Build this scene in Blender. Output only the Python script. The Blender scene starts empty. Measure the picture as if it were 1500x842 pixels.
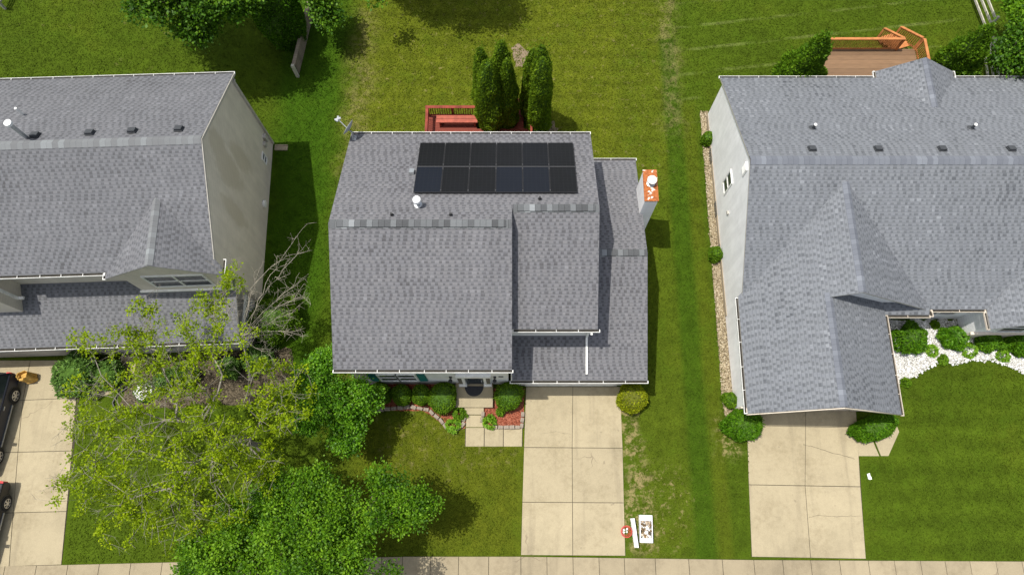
import bpy, bmesh, math, random
import numpy as np
from mathutils import Vector, Matrix

random.seed(7)
RNG = np.random.default_rng(11)
SC = bpy.context.scene
COL = SC.collection

# ------------------------------------------------------------------ camera geometry
CAM_H, TILT, FPX = 34.8, math.radians(17.65), 1050.0


def at(px, py, z=0.0):
    """world X, Y of a photo pixel on the horizontal plane at height z"""
    u = (421 - py) / FPX
    v = (px - 750) / FPX
    zc = (CAM_H - z) / (math.cos(TILT) - u * math.sin(TILT))
    return v * zc, u * zc * math.cos(TILT) + zc * math.sin(TILT)


# ------------------------------------------------------------------ node helpers
class NT:
    def __init__(s, name):
        s.m = bpy.data.materials.new(name)
        s.m.use_nodes = True
        s.t = s.m.node_tree
        s.t.nodes.clear()
        s.out = s.n('ShaderNodeOutputMaterial')

    def n(s, typ, **kw):
        nd = s.t.nodes.new(typ)
        for k, v in kw.items():
            setattr(nd, k, v)
        return nd

    def put(s, sock, v):
        if isinstance(v, bpy.types.NodeSocket):
            s.t.links.new(v, sock)
        elif isinstance(v, (tuple, list)):
            sock.default_value = (*v, 1.0)[:len(sock.default_value)]
        else:
            sock.default_value = v

    def m_(s, op, a, b=0.0, c=None):
        nd = s.n('ShaderNodeMath', operation=op)
        s.put(nd.inputs[0], a)
        s.put(nd.inputs[1], b)
        if c is not None:
            s.put(nd.inputs[2], c)
        return nd.outputs[0]

    def add(s, a, b): return s.m_('ADD', a, b)
    def mul(s, a, b): return s.m_('MULTIPLY', a, b)

    def noise(s, vec, scale, detail=3.0, rough=0.6, dim='3D'):
        nd = s.n('ShaderNodeTexNoise', noise_dimensions=dim)
        if vec is not None:
            s.put(nd.inputs['Vector'], vec)
        nd.inputs['Scale'].default_value = scale
        nd.inputs['Detail'].default_value = detail
        nd.inputs['Roughness'].default_value = rough
        return nd.outputs['Fac']

    def white(s, x, y, z=0.0):
        cb = s.n('ShaderNodeCombineXYZ')
        s.put(cb.inputs[0], x); s.put(cb.inputs[1], y); s.put(cb.inputs[2], z)
        nd = s.n('ShaderNodeTexWhiteNoise', noise_dimensions='3D')
        s.t.links.new(cb.outputs[0], nd.inputs['Vector'])
        return nd.outputs['Value']

    def step(s, x, a, b, lo=0.0, hi=1.0):
        nd = s.n('ShaderNodeMapRange', interpolation_type='SMOOTHSTEP')
        s.put(nd.inputs['Value'], x)
        nd.inputs['From Min'].default_value = a
        nd.inputs['From Max'].default_value = b
        nd.inputs['To Min'].default_value = lo
        nd.inputs['To Max'].default_value = hi
        return nd.outputs['Result']

    def ramp(s, fac, stops, interp='LINEAR'):
        nd = s.n('ShaderNodeValToRGB')
        cr = nd.color_ramp
        cr.interpolation = interp
        while len(cr.elements) < len(stops):
            cr.elements.new(0.5)
        for e, (p, c) in zip(cr.elements, stops):
            e.position = p
            e.color = (*c, 1)
        s.put(nd.inputs[0], fac)
        return nd.outputs[0]

    def mix(s, f, a, b, blend='MIX'):
        nd = s.n('ShaderNodeMix', data_type='RGBA', blend_type=blend)
        s.put(nd.inputs[0], f)
        s.put(nd.inputs[6], a)
        s.put(nd.inputs[7], b)
        return nd.outputs[2]

    def scalec(s, col, f):
        nd = s.n('ShaderNodeVectorMath', operation='SCALE')
        s.put(nd.inputs[0], col)
        s.put(nd.inputs['Scale'], f)
        return nd.outputs[0]

    def sep(s, vec):
        nd = s.n('ShaderNodeSeparateXYZ')
        s.t.links.new(vec, nd.inputs[0])
        return nd.outputs

    def comb(s, x, y, z=0.0):
        nd = s.n('ShaderNodeCombineXYZ')
        s.put(nd.inputs[0], x); s.put(nd.inputs[1], y); s.put(nd.inputs[2], z)
        return nd.outputs[0]

    def obj(s): return s.n('ShaderNodeTexCoord').outputs['Object']
    def pos(s): return s.n('ShaderNodeNewGeometry').outputs['Position']
    def island(s): return s.n('ShaderNodeNewGeometry').outputs['Random Per Island']

    def bump(s, h, strength=0.5, dist=0.02):
        nd = s.n('ShaderNodeBump')
        nd.inputs['Strength'].default_value = strength
        nd.inputs['Distance'].default_value = dist
        s.put(nd.inputs['Height'], h)
        return nd.outputs[0]

    def done(s, col, rough=0.8, normal=None, metal=0.0, spec=0.3, coat=0.0):
        p = s.n('ShaderNodeBsdfPrincipled')
        s.put(p.inputs['Base Color'], col)
        s.put(p.inputs['Roughness'], rough)
        p.inputs['Metallic'].default_value = metal
        p.inputs['Specular IOR Level'].default_value = spec
        p.inputs['Coat Weight'].default_value = coat
        if normal is not None:
            s.put(p.inputs['Normal'], normal)
        s.t.links.new(p.outputs[0], s.out.inputs[0])
        return s.m


def plain(name, c, rough=0.6, metal=0.0, var=0.12, scale=6.0, spec=0.3, coat=0.0):
    t = NT(name)
    o = t.obj()
    n = t.noise(o, scale, 5, 0.65)
    col = t.scalec(t.ramp(0.0, [(0, c), (1, c)]), t.step(n, 0.25, 0.75, 1 - var, 1 + var))
    return t.done(col, rough, t.bump(n, 0.15, 0.01), metal, spec, coat)


# ------------------------------------------------------------------ materials
def shingle_mat(name, dark, light, tint, course=0.165, tabw=0.21, contrast=1.0, tabvar=0.16):
    t = NT(name)
    uv = t.n('ShaderNodeUVMap').outputs[0]
    x, y, _ = t.sep(uv)
    v = t.m_('DIVIDE', y, course)
    row = t.m_('FLOOR', v)
    fv = t.m_('FRACT', v)
    off = t.mul(t.white(row, 3.7), 9.0)
    u = t.add(t.m_('DIVIDE', x, tabw), off)
    tab = t.m_('FLOOR', u)
    fu = t.m_('FRACT', u)
    w1 = t.white(tab, row, 1.0)
    w3 = t.white(tab, row, 8.0)
    u2 = t.add(t.m_('DIVIDE', x, 0.98), t.mul(off, 1.7))
    w2 = t.white(t.m_('FLOOR', u2), row, 5.0)
    # laminated teeth: a light raised tab beside a darker notch, of uneven widths
    wid = t.add(0.36, t.mul(w3, 0.36))
    d = t.m_('SUBTRACT', wid, fu)
    raised = t.step(d, -0.03, 0.03)
    big = t.noise(uv, 0.30, 4, 0.6)
    fine = t.noise(uv, 38.0, 2, 0.7)
    s = t.add(0.32 - tabvar * 0.5, t.mul(w1, tabvar))
    s = t.add(s, t.mul(raised, 0.14))
    s = t.add(s, t.mul(w2, 0.13))
    s = t.add(s, t.mul(t.add(big, -0.5), 0.40))
    clump = t.noise(uv, 1.5, 3, 0.6)
    s = t.add(s, t.mul(t.add(clump, -0.5), 0.30))
    s = t.add(s, t.mul(t.add(fine, -0.5), 0.45))
    mid = tuple((a + b) / 2 for a, b in zip(dark, light))
    col = t.ramp(s, [(0.08, dark), (0.42, mid), (0.58, tint), (0.90, light)])
    edge = t.mul(t.step(fv, 0.26, 0.08), 0.42)
    notch = t.mul(t.m_('SUBTRACT', 1.0, raised), t.mul(t.mul(t.step(fv, 0.78, 0.62), t.step(fv, 0.04, 0.16)), t.add(0.40, t.mul(w1, 0.35))))
    k = t.m_('SUBTRACT', 1.0, t.mul(t.m_('MAXIMUM', edge, notch), 0.62 * contrast))  # course-edge and notch shade put into the colour, along with the printed shadow band
    streak = t.noise(t.comb(t.mul(x, 1.6), t.mul(y, 0.10)), 1.0, 3, 0.6)
    k = t.mul(k, t.step(streak, 0.2, 0.8, 0.94, 1.06))
    col = t.scalec(col, k)
    h = t.add(t.add(t.mul(t.m_('SUBTRACT', 1.0, fv), 0.35), t.mul(raised, 0.25)), t.mul(fine, 0.25))
    return t.done(col, 0.92, t.bump(h, 0.7, 0.012), spec=0.15)


def siding_mat(name, c, lap=0.18, stain=None, stain_col=None):
    t = NT(name)
    o = t.obj()
    x, y, z = t.sep(o)
    f = t.m_('FRACT', t.m_('DIVIDE', z, lap))
    n = t.noise(o, 1.3, 5, 0.6)
    st = t.noise(t.comb(t.mul(x, 3.0), t.mul(y, 3.0), t.mul(z, 0.35)), 1.0, 4, 0.6)
    k = t.mul(t.step(n, 0.3, 0.7, 0.94, 1.05), t.step(st, 0.3, 0.75, 0.93, 1.04))
    col = t.scalec(t.ramp(0.0, [(0, c), (1, c)]), k)
    if stain:
        m = None
        for (cx, cy, cz, rx, ry, rz) in stain:
            d = t.n('ShaderNodeVectorMath', operation='SUBTRACT')
            t.put(d.inputs[0], o); d.inputs[1].default_value = (cx, cy, cz)
            e = t.n('ShaderNodeVectorMath', operation='DIVIDE')
            t.put(e.inputs[0], d.outputs[0]); e.inputs[1].default_value = (rx, ry, rz)
            l = t.n('ShaderNodeVectorMath', operation='LENGTH')
            t.put(l.inputs[0], e.outputs[0])
            q = t.add(l.outputs['Value'], t.mul(t.add(t.noise(o, 1.4, 5, 0.65), -0.5), 1.3))
            q = t.step(q, 1.25, 0.75)
            m = q if m is None else t.m_('MAXIMUM', m, q)
        col = t.mix(t.mul(m, 0.65), col, stain_col)
    col = t.scalec(col, t.step(f, 0.02, 0.14, 0.82, 1.0))
    return t.done(col, 0.55, t.bump(f, 0.6, 0.012), spec=0.3)


def concrete_mat(name, c, c2):
    t = NT(name)
    p = t.pos()
    isl = t.island()
    a = t.noise(p, 0.55, 6, 0.65)
    b = t.noise(p, 5.0, 5, 0.7)
    g = t.noise(p, 45.0, 2, 0.6)
    st = t.noise(p, 0.23, 5, 0.7)
    f = t.add(t.mul(a, 0.6), t.mul(b, 0.4))
    col = t.ramp(f, [(0.30, c2), (0.50, c), (0.72, tuple(min(1, v * 1.10) for v in c))])
    col = t.scalec(col, t.add(0.93, t.mul(isl, 0.13)))
    col = t.mix(t.step(st, 0.48, 0.70, 0, 0.38), col, tuple(v * 0.58 for v in c))
    px_, py_, pz_ = t.sep(p)
    lane = t.noise(t.comb(t.mul(px_, 1.7), t.mul(py_, 0.16)), 1.0, 3, 0.6)
    col = t.mix(t.step(lane, 0.52, 0.72, 0, 0.30), col, (0.15, 0.125, 0.085))
    spots = t.noise(p, 2.7, 2, 0.5)
    col = t.mix(t.step(spots, 0.70, 0.78, 0, 0.5), col, (0.16, 0.13, 0.09))
    col = t.scalec(col, t.step(g, 0.2, 0.8, 0.88, 1.12))
    # hairline cracks
    vo = t.n('ShaderNodeTexVoronoi', feature='DISTANCE_TO_EDGE')
    w = t.n('ShaderNodeVectorMath', operation='ADD')
    t.put(w.inputs[0], p)
    nn = t.n('ShaderNodeTexNoise'); nn.inputs['Scale'].default_value = 1.1
    t.put(nn.inputs['Vector'], p); t.put(w.inputs[1], nn.outputs['Color'])
    t.put(vo.inputs['Vector'], w.outputs[0]); vo.inputs['Scale'].default_value = 0.21
    cr = t.mul(t.step(vo.outputs['Distance'], 0.005, 0.002), t.step(t.noise(p, 0.3, 2), 0.58, 0.64))
    col = t.mix(t.mul(cr, 0.55), col, (0.13, 0.10, 0.07))
    return t.done(col, 0.9, t.bump(t.add(g, b), 0.25, 0.01), spec=0.2)


def leaf_mat(name, dark, mid, light, trans=0.35, rough=0.5, spec=0.35, sat=True):
    t = NT(name)
    if sat:
        dark, mid, light = [(c[0] * 0.98, c[1] * 1.14, c[2] * 0.75) for c in (dark, mid, light)]
    spec *= 0.6
    isl = t.island()
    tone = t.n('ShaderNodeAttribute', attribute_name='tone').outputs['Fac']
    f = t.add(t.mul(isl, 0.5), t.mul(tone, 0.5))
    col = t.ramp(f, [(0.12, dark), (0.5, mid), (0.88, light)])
    p = t.n('ShaderNodeBsdfPrincipled')
    t.put(p.inputs['Base Color'], col)
    p.inputs['Roughness'].default_value = rough
    p.inputs['Specular IOR Level'].default_value = spec
    tr = t.n('ShaderNodeBsdfTranslucent')
    t.put(tr.inputs[0], t.mix(0.5, col, tuple(v * 1.2 for v in light)))
    mx = t.n('ShaderNodeMixShader')
    mx.inputs[0].default_value = trans
    t.t.links.new(p.outputs[0], mx.inputs[1])
    t.t.links.new(tr.outputs[0], mx.inputs[2])
    t.t.links.new(mx.outputs[0], t.out.inputs[0])
    return t.m


def lawn_mat():
    t = NT('lawn_grass')
    p = t.pos()
    x, y, z = t.sep(p)
    isl = t.island()
    big = t.noise(p, 0.22, 5, 0.6)
    med = t.noise(p, 1.5, 5, 0.7)
    fine = t.noise(p, 14.0, 4, 0.75)
    wob = t.mul(t.add(t.noise(p, 0.35, 4, 0.6), -0.5), 2.4)
    xw = t.add(x, wob)
    yw = t.add(y, wob)
    green = (0.053, 0.085, 0.0055)
    deep = (0.043, 0.070, 0.0048)
    olive = (0.090, 0.107, 0.0075)
    col = t.ramp(big, [(0.3, deep), (0.55, green), (0.75, (0.068, 0.092, 0.0065))])

    def box(xx, yy, x0, x1, y0, y1, s=1.5):
        a = t.mul(t.step(xx, x0 - s, x0 + s), t.step(xx, x1 + s, x1 - s))
        b = t.mul(t.step(yy, y0 - s, y0 + s), t.step(yy, y1 + s, y1 - s))
        return t.mul(a, b)

    # yellower grass behind and in front of the middle house
    m = box(xw, yw, -9.0, 8.6, 17.0, 32.0, 1.0)
    col = t.mix(t.mul(m, t.step(med, 0.2, 0.75, 0.55, 0.95)), col, olive)
    m = box(xw, yw, -8.0, 0.8, -2.0, 5.0, 1.2)
    col = t.mix(t.mul(m, t.step(med, 0.25, 0.7, 0.4, 0.9)), col, (0.084, 0.096, 0.007))
    m = box(xw, yw, 6.0, 8.3, -2.5, 30.0, 0.6)
    col = t.mix(t.mul(m, t.step(med, 0.2, 0.75, 0.35, 0.8)), col, (0.065, 0.090, 0.0065))
    # mown strips along the side yard
    m = box(x, y, 8.4, 9.3, -2.0, 26.0, 0.2)
    col = t.mix(t.mul(m, 0.8), col, (0.034, 0.070, 0.0040))
    m = box(x, y, 9.45, 10.1, -2.0, 22.0, 0.2)
    col = t.mix(t.mul(m, 0.75), col, (0.064, 0.084, 0.0060))
    # deep green strip in the left side yard
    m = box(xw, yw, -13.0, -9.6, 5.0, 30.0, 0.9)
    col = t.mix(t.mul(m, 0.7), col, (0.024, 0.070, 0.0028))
    # bands across the right front lawn and the backs: mower passes
    wv = t.m_('SINE', t.add(t.mul(y, 5.4), t.mul(wob, 0.5)))
    m = box(x, y, 16.5, 60.0, -2.0, 7.0, 0.8)
    col = t.scalec(col, t.add(1.0, t.mul(t.mul(wv, m), 0.09)))
    sl = t.add(y, t.mul(x, -0.13))
    m = box(x, y, 9.5, 25.5, 20.0, 60.0, 1.0)
    wv2 = t.m_('SINE', t.add(t.mul(sl, 4.0), t.mul(wob, 0.4)))
    br = t.step(t.noise(t.comb(t.mul(x, 0.5), t.mul(y, 1.5)), 1.0, 4, 0.6), 0.40, 0.62)
    line = t.mul(t.mul(t.step(wv2, 0.86, 1.0), m), br)
    col = t.mix(t.mul(line, 0.50), col, (0.150, 0.180, 0.050))
    m2 = box(x, y, -9.0, 9.0, 18.0, 60.0, 1.0)
    wv3 = t.m_('SINE', t.add(t.mul(y, 7.0), t.mul(wob, 0.8)))
    col = t.scalec(col, t.add(1.0, t.mul(t.mul(wv3, m2), 0.06)))
    # straw-coloured dry streaks: side paths and thin spots
    def straw(mask, amt, scale=3.2, lo=0.50, hi=0.66):
        nz = t.noise(p, scale, 5, 0.75)
        return t.mul(t.mul(mask, t.step(nz, lo, hi)), amt)
    dry = (0.255, 0.205, 0.095)
    col = t.mix(straw(box(xw, y, 8.6, 9.3, 20.0, 40.0, 0.6), 0.5, 2.0, 0.42, 0.6), col, dry)
    col = t.mix(straw(box(xw, y, -9.0, -8.0, 16.0, 28.0, 0.8), 0.42, 2.9, 0.40, 0.6), col, dry)
    col = t.mix(straw(box(xw, y, -8.5, -7.8, 6.0, 17.0, 0.4), 0.55, 1.5, 0.40, 0.6), col, (0.20, 0.16, 0.05))
    col = t.mix(straw(box(xw, y, 5.6, 8.1, -1.6, 2.2, 0.6), 0.8, 3.4, 0.53, 0.66), col, dry)
    col = t.mix(straw(box(xw, y, 5.2, 6.3, -1.6, 5.4, 0.3), 0.85, 2.6, 0.46, 0.60), col, dry)
    col = t.mix(straw(box(xw, y, 9.9, 10.9, 2.6, 4.6, 0.4), 0.7, 3.0, 0.48, 0.62), col, dry)
    col = t.mix(straw(box(xw, yw, -9.0, 8.6, 17.0, 32.0, 1.0), 0.62, 2.8, 0.57, 0.72), col, dry)
    col = t.mix(straw(box(xw, yw, -6.5, 0.5, 2.0, 5.0, 0.8), 0.5, 2.8, 0.52, 0.70), col, dry)
    col = t.mix(straw(box(xw, yw, -33.0, -19.0, 20.0, 34.0, 1.0), 0.35, 1.2, 0.60, 0.75), col, dry)
    col = t.mix(straw(t.step(x, 40, 60, 1, 0), 0.30, 5.0, 0.64, 0.74), col, dry)
    fx = t.noise(t.comb(t.mul(x, 1.3), t.mul(y, 7.0)), 1.0, 4, 0.7)
    fy = t.noise(t.comb(t.mul(x, 7.0), t.mul(y, 1.3), 3.0), 1.0, 4, 0.7)
    fleck = t.m_('MAXIMUM', t.step(fx, 0.60, 0.74), t.step(fy, 0.62, 0.76))
    col = t.mix(t.mul(t.mul(fleck, box(xw, yw, -9.2, 9.6, 16.5, 40.0, 0.8)), 0.55), col, (0.20, 0.175, 0.055))
    col = t.mix(t.mul(fleck, 0.16), col, (0.15, 0.15, 0.035))
    lush = t.noise(p, 0.75, 5, 0.7)
    col = t.mix(t.step(lush, 0.50, 0.68, 0, 0.45), col, (0.036, 0.068, 0.0040))
    # blade-scale and tuft-scale colour variation
    k = t.mul(t.step(fine, 0.25, 0.75, 0.72, 1.28), t.step(med, 0.25, 0.75, 0.78, 1.20))
    k = t.mul(k, t.add(0.86, t.mul(isl, 0.28)))
    col = t.scalec(col, k)
    return t.done(col, 0.85, t.bump(t.add(fine, t.mul(med, 0.5)), 0.8, 0.05), spec=0.04)


def speckle_mat(name, stops, scale, rough=0.95, bd=0.03):
    t = NT(name)
    p = t.pos()
    vo = t.n('ShaderNodeTexVoronoi')
    t.put(vo.inputs['Vector'], p)
    vo.inputs['Scale'].default_value = scale
    r, g, b = t.sep(vo.outputs['Color'])
    col = t.ramp(t.add(t.mul(r, 0.7), t.mul(t.noise(p, 1.5, 4, 0.7), 0.35)), stops)
    return t.done(col, rough, t.bump(t.m_('SUBTRACT', 1.0, vo.outputs['Distance']), 1.0, bd), spec=0.2)


def board_mat(name, c, axis=1, width=0.14, gapk=0.35):
    t = NT(name)
    o = t.obj()
    xyz = t.sep(o)
    a = t.m_('DIVIDE', xyz[axis], width)
    r = t.white(t.m_('FLOOR', a), 2.0)
    fr = t.m_('FRACT', a)
    st = [3.0, 3.0, 3.0]; st[1 - axis if axis < 2 else 0] = 0.25
    gr = t.noise(t.comb(t.mul(xyz[0], st[0] * 4), t.mul(xyz[1], st[1] * 4), xyz[2]), 2.0, 4, 0.65)
    k = t.mul(t.add(0.82, t.mul(r, 0.34)), t.step(gr, 0.25, 0.75, 0.84, 1.14))
    k = t.mul(k, t.step(fr, 0.03, 0.09, gapk, 1.0))
    col = t.scalec(t.ramp(0.0, [(0, c), (1, c)]), k)
    return t.done(col, 0.75, t.bump(gr, 0.3, 0.01))


def bark_mat(name, c):
    t = NT(name)
    o = t.obj()
    n = t.noise(o, 9, 5, 0.7)
    col = t.ramp(n, [(0.3, tuple(v * 0.55 for v in c)), (0.55, c), (0.8, tuple(min(1, v * 1.4) for v in c))])
    return t.done(col, 0.9, t.bump(n, 0.8, 0.03), spec=0.15)


def panel_mat():
    t = NT('solar_cells')
    uv = t.n('ShaderNodeUVMap').outputs[0]
    x, y, _ = t.sep(uv)
    oi = t.n('ShaderNodeObjectInfo').outputs['Random']
    a = t.m_('FRACT', t.mul(x, 6.0))
    b = t.m_('FRACT', t.mul(y, 9.0))
    g = t.m_('MAXIMUM', t.step(t.m_('ABSOLUTE', t.add(a, -0.5)), 0.455, 0.48),
             t.step(t.m_('ABSOLUTE', t.add(b, -0.5)), 0.455, 0.48))
    c1 = t.mix(t.step(oi, 0.72, 0.95), (0.0060, 0.0060, 0.0068), (0.007, 0.009, 0.015))
    col = t.mix(t.mul(g, 0.5), c1, (0.022, 0.022, 0.024))
    n = t.noise(t.obj(), 2.0, 4)
    return t.done(col, t.step(n, 0.3, 0.7, 0.30, 0.42), spec=0.22)


def rust_mat():
    t = NT('rusty_cap')
    o = t.obj()
    n = t.noise(o, 4.2, 5, 0.65)
    n2 = t.noise(o, 9.0, 4, 0.7)
    rust = t.ramp(n2, [(0.3, (0.16, 0.045, 0.012)), (0.55, (0.36, 0.11, 0.028)), (0.8, (0.45, 0.17, 0.06))])
    col = t.mix(t.step(n, 0.585, 0.615), rust, (0.62, 0.58, 0.52))
    return t.done(col, 0.75, t.bump(n2, 0.3, 0.01))


def cap_mat(name, dark, light, gap=0.45):
    t = NT(name)
    uv = t.n('ShaderNodeUVMap').outputs[0]
    x, y, _ = t.sep(uv)
    a = t.m_('DIVIDE', x, 0.24)
    w = t.white(t.m_('FLOOR', a), 1.0)
    fr = t.m_('FRACT', a)
    col = t.ramp(t.add(w, t.mul(t.add(t.noise(uv, 30, 2), -0.5), 0.35)), [(0.1, dark), (0.75, tuple((p + q) / 2 for p, q in zip(dark, light))), (0.9, light)])
    col = t.scalec(col, t.step(fr, 0.03, 0.12, gap, 1.0))
    return t.done(col, 0.9, t.bump(t.noise(uv, 40, 2), 0.3, 0.01), spec=0.15)


M = {}
M['sh_mid'] = shingle_mat('shingle_mid', (0.067, 0.065, 0.068), (0.226, 0.231, 0.254), (0.146, 0.145, 0.153), course=0.150, tabw=0.29, contrast=0.85)
M['sh_left'] = shingle_mat('shingle_left', (0.068, 0.068, 0.071), (0.206, 0.214, 0.236), (0.139, 0.141, 0.151), course=0.150, tabw=0.29, contrast=0.75)
M['sh_right'] = shingle_mat('shingle_right', (0.068, 0.074, 0.085), (0.268, 0.284, 0.306), (0.146, 0.156, 0.174), course=0.160, tabw=0.31, contrast=0.75, tabvar=0.22)
M['cap_mid'] = cap_mat('ridge_cap_mid', (0.070, 0.073, 0.077), (0.225, 0.240, 0.25), 0.5)
M['cap_left'] = cap_mat('ridge_cap_left', (0.145, 0.150, 0.156), (0.205, 0.220, 0.228), 0.8)
M['cap_right'] = cap_mat('ridge_cap_right', (0.125, 0.135, 0.158), (0.185, 0.20, 0.228), 0.75)
M['sid_mid'] = siding_mat('siding_white', (0.80, 0.79, 0.76))
M['sid_left'] = siding_mat('siding_taupe', (0.63, 0.575, 0.495),
                           stain=[(0.0, 0.7, 6.9, 2, 0.55, 0.9), (0.0, 0.2, 5.4, 2, 0.75, 1.6), (0, -1.4, 4.3, 2, 0.40, 1.6), (0, 1.4, 4.2, 2, 0.5, 1.3)],
                           stain_col=(0.47, 0.415, 0.325))
M['sid_right'] = siding_mat('siding_pale', (0.84, 0.84, 0.85))
M['white'] = plain('white_metal', (0.72, 0.72, 0.69), 0.45, var=0.16, scale=2.5)
M['beige'] = plain('beige_trim', (0.60, 0.53, 0.44), 0.5, var=0.08)
M['fascia'] = plain('grey_fascia', (0.40, 0.38, 0.34), 0.6)
M['debris'] = plain('gutter_debris', (0.030, 0.026, 0.020), 0.95, var=0.5, scale=14)
M['glass'] = plain('window_glass', (0.035, 0.045, 0.05), 0.06, var=0.3, scale=1.0, spec=0.8)
M['teal'] = plain('teal_shutter', (0.008, 0.115, 0.105), 0.5)
M['dark'] = plain('dark_metal', (0.03, 0.03, 0.032), 0.5)
M['ventm'] = plain('vent_metal', (0.050, 0.054, 0.060), 0.6)
M['galv'] = plain('galvanised', (0.45, 0.47, 0.48), 0.35, metal=0.7)
M['railmetal'] = plain('rail_metal', (0.075, 0.075, 0.078), 0.5)
M['steelw'] = plain('pipe_cap', (0.72, 0.73, 0.73), 0.4)
M['dish'] = plain('dish_grey', (0.36, 0.38, 0.40), 0.45)
M['concrete'] = concrete_mat('concrete', (0.330, 0.282, 0.186), (0.240, 0.200, 0.125))
M['walkc'] = concrete_mat('sidewalk_concrete', (0.290, 0.244, 0.163), (0.210, 0.172, 0.112))
M['joint'] = plain('joint_dirt', (0.045, 0.038, 0.026), 0.95, var=0.4, scale=12)
M['asphalt'] = plain('asphalt', (0.05, 0.05, 0.052), 0.95, var=0.25, scale=14)
M['lawn'] = lawn_mat()
M['mulch'] = speckle_mat('red_mulch', [(0.15, (0.09, 0.022, 0.012)), (0.5, (0.24, 0.065, 0.035)), (0.85, (0.36, 0.13, 0.08))], 26)
M['mulch2'] = speckle_mat('brown_mulch', [(0.15, (0.025, 0.020, 0.012)), (0.5, (0.065, 0.052, 0.034)), (0.85, (0.13, 0.105, 0.07))], 18)
M['gravelw'] = speckle_mat('white_gravel', [(0.10, (0.10, 0.09, 0.075)), (0.30, (0.34, 0.33, 0.30)), (0.9, (0.60, 0.60, 0.58))], 15)
M['gstone'] = leaf_mat('gravel_stone', (0.42, 0.41, 0.38), (0.66, 0.65, 0.63), (0.84, 0.84, 0.82), 0.0, 0.9, 0.2, sat=False)
M['pstone'] = leaf_mat('pebble_stone', (0.10, 0.075, 0.045), (0.28, 0.225, 0.14), (0.48, 0.42, 0.31), 0.0, 0.8, 0.2, sat=False)
M['pebble'] = speckle_mat('river_pebble', [(0.15, (0.07, 0.055, 0.028)), (0.5, (0.20, 0.16, 0.09)), (0.9, (0.36, 0.30, 0.20))], 15)
M['stone'] = plain('edging_stone', (0.245, 0.205, 0.165), 0.9, var=0.4, scale=5)
M['deckred'] = board_mat('red_stained_boards', (0.175, 0.036, 0.022), axis=1, width=0.14)
M['redwood'] = plain('red_stained_wood', (0.20, 0.038, 0.024), 0.75, var=0.35, scale=3)
M['redbench'] = plain('faded_red_plank', (0.33, 0.085, 0.055), 0.75, var=0.25, scale=3)
M['deckbrown'] = board_mat('brown_boards', (0.185, 0.112, 0.062), axis=1, width=0.29, gapk=0.5)
M['cedar'] = plain('orange_cedar', (0.42, 0.165, 0.055), 0.7, var=0.28, scale=3)
M['fencewood'] = board_mat('weathered_fence', (0.23, 0.19, 0.14), axis=1, width=0.15)
M['railwood'] = plain('pale_rail_wood', (0.42, 0.40, 0.33), 0.85, var=0.25)
M['bark'] = bark_mat('bark', (0.12, 0.095, 0.07))
M['barkgrey'] = bark_mat('bark_grey', (0.22, 0.20, 0.165))
M['barkdead'] = bark_mat('bark_dead', (0.32, 0.29, 0.235))
M['lf_yel'] = leaf_mat('leaf_yellow_green', (0.085, 0.135, 0.003), (0.190, 0.285, 0.004), (0.330, 0.425, 0.008), 0.42, 0.6, 0.2, sat=False)
M['lf_green'] = leaf_mat('leaf_green', (0.026, 0.068, 0.004), (0.090, 0.180, 0.008), (0.20, 0.315, 0.020), 0.38, 0.5, 0.3)
M['lf_bright'] = leaf_mat('leaf_bright', (0.026, 0.080, 0.004), (0.085, 0.195, 0.009), (0.175, 0.31, 0.022), 0.38, 0.45, 0.4)
M['lf_dark'] = leaf_mat('leaf_dark', (0.018, 0.052, 0.004), (0.056, 0.125, 0.008), (0.145, 0.24, 0.018), 0.32)
M['lf_cedar'] = leaf_mat('leaf_arborvitae', (0.044, 0.082, 0.008), (0.125, 0.185, 0.013), (0.235, 0.300, 0.022), 0.45, 0.6, 0.2)
M['lf_conifer'] = leaf_mat('leaf_conifer', (0.030, 0.068, 0.006), (0.085, 0.155, 0.010), (0.18, 0.27, 0.020), 0.4, 0.6, 0.2)
M['lf_box'] = leaf_mat('leaf_boxwood', (0.042, 0.085, 0.007), (0.098, 0.170, 0.011), (0.17, 0.25, 0.020), 0.28, 0.6, 0.2)
M['lf_gold'] = leaf_mat('leaf_golden', (0.10, 0.14, 0.005), (0.23, 0.275, 0.008), (0.39, 0.41, 0.018), 0.3, 0.6, 0.2, sat=False)
M['lf_juniper'] = leaf_mat('leaf_juniper', (0.030, 0.085, 0.004), (0.068, 0.148, 0.006), (0.115, 0.21, 0.012), 0.22, 0.6, 0.25)
M['lf_blue'] = leaf_mat('leaf_blue_green', (0.045, 0.090, 0.026), (0.105, 0.175, 0.05), (0.20, 0.29, 0.09), 0.25, 0.6, 0.2)
M['lf_hosta'] = leaf_mat('leaf_hosta', (0.07, 0.15, 0.012), (0.16, 0.28, 0.02), (0.28, 0.40, 0.05), 0.35)
M['petal'] = leaf_mat('white_petal', (0.65, 0.65, 0.60), (0.75, 0.75, 0.72), (0.85, 0.85, 0.82), 0.25, sat=False)
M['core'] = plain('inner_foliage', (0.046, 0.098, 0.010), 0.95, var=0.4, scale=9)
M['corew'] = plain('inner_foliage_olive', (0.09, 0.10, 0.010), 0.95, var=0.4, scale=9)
M['cells'] = panel_mat()
M['rust'] = rust_mat()
M['navy'] = plain('navy_paint', (0.012, 0.017, 0.034), 0.3, var=0.05, spec=0.3)
M['blackp'] = plain('black_paint', (0.013, 0.013, 0.015), 0.3, var=0.05, spec=0.3)
M['tyre'] = plain('tyre_rubber', (0.02, 0.02, 0.02), 0.85)
M['alloy'] = plain('alloy_rim', (0.55, 0.55, 0.56), 0.3, metal=0.8)
M['cardark'] = plain('car_trim', (0.03, 0.03, 0.03), 0.6)
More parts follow.
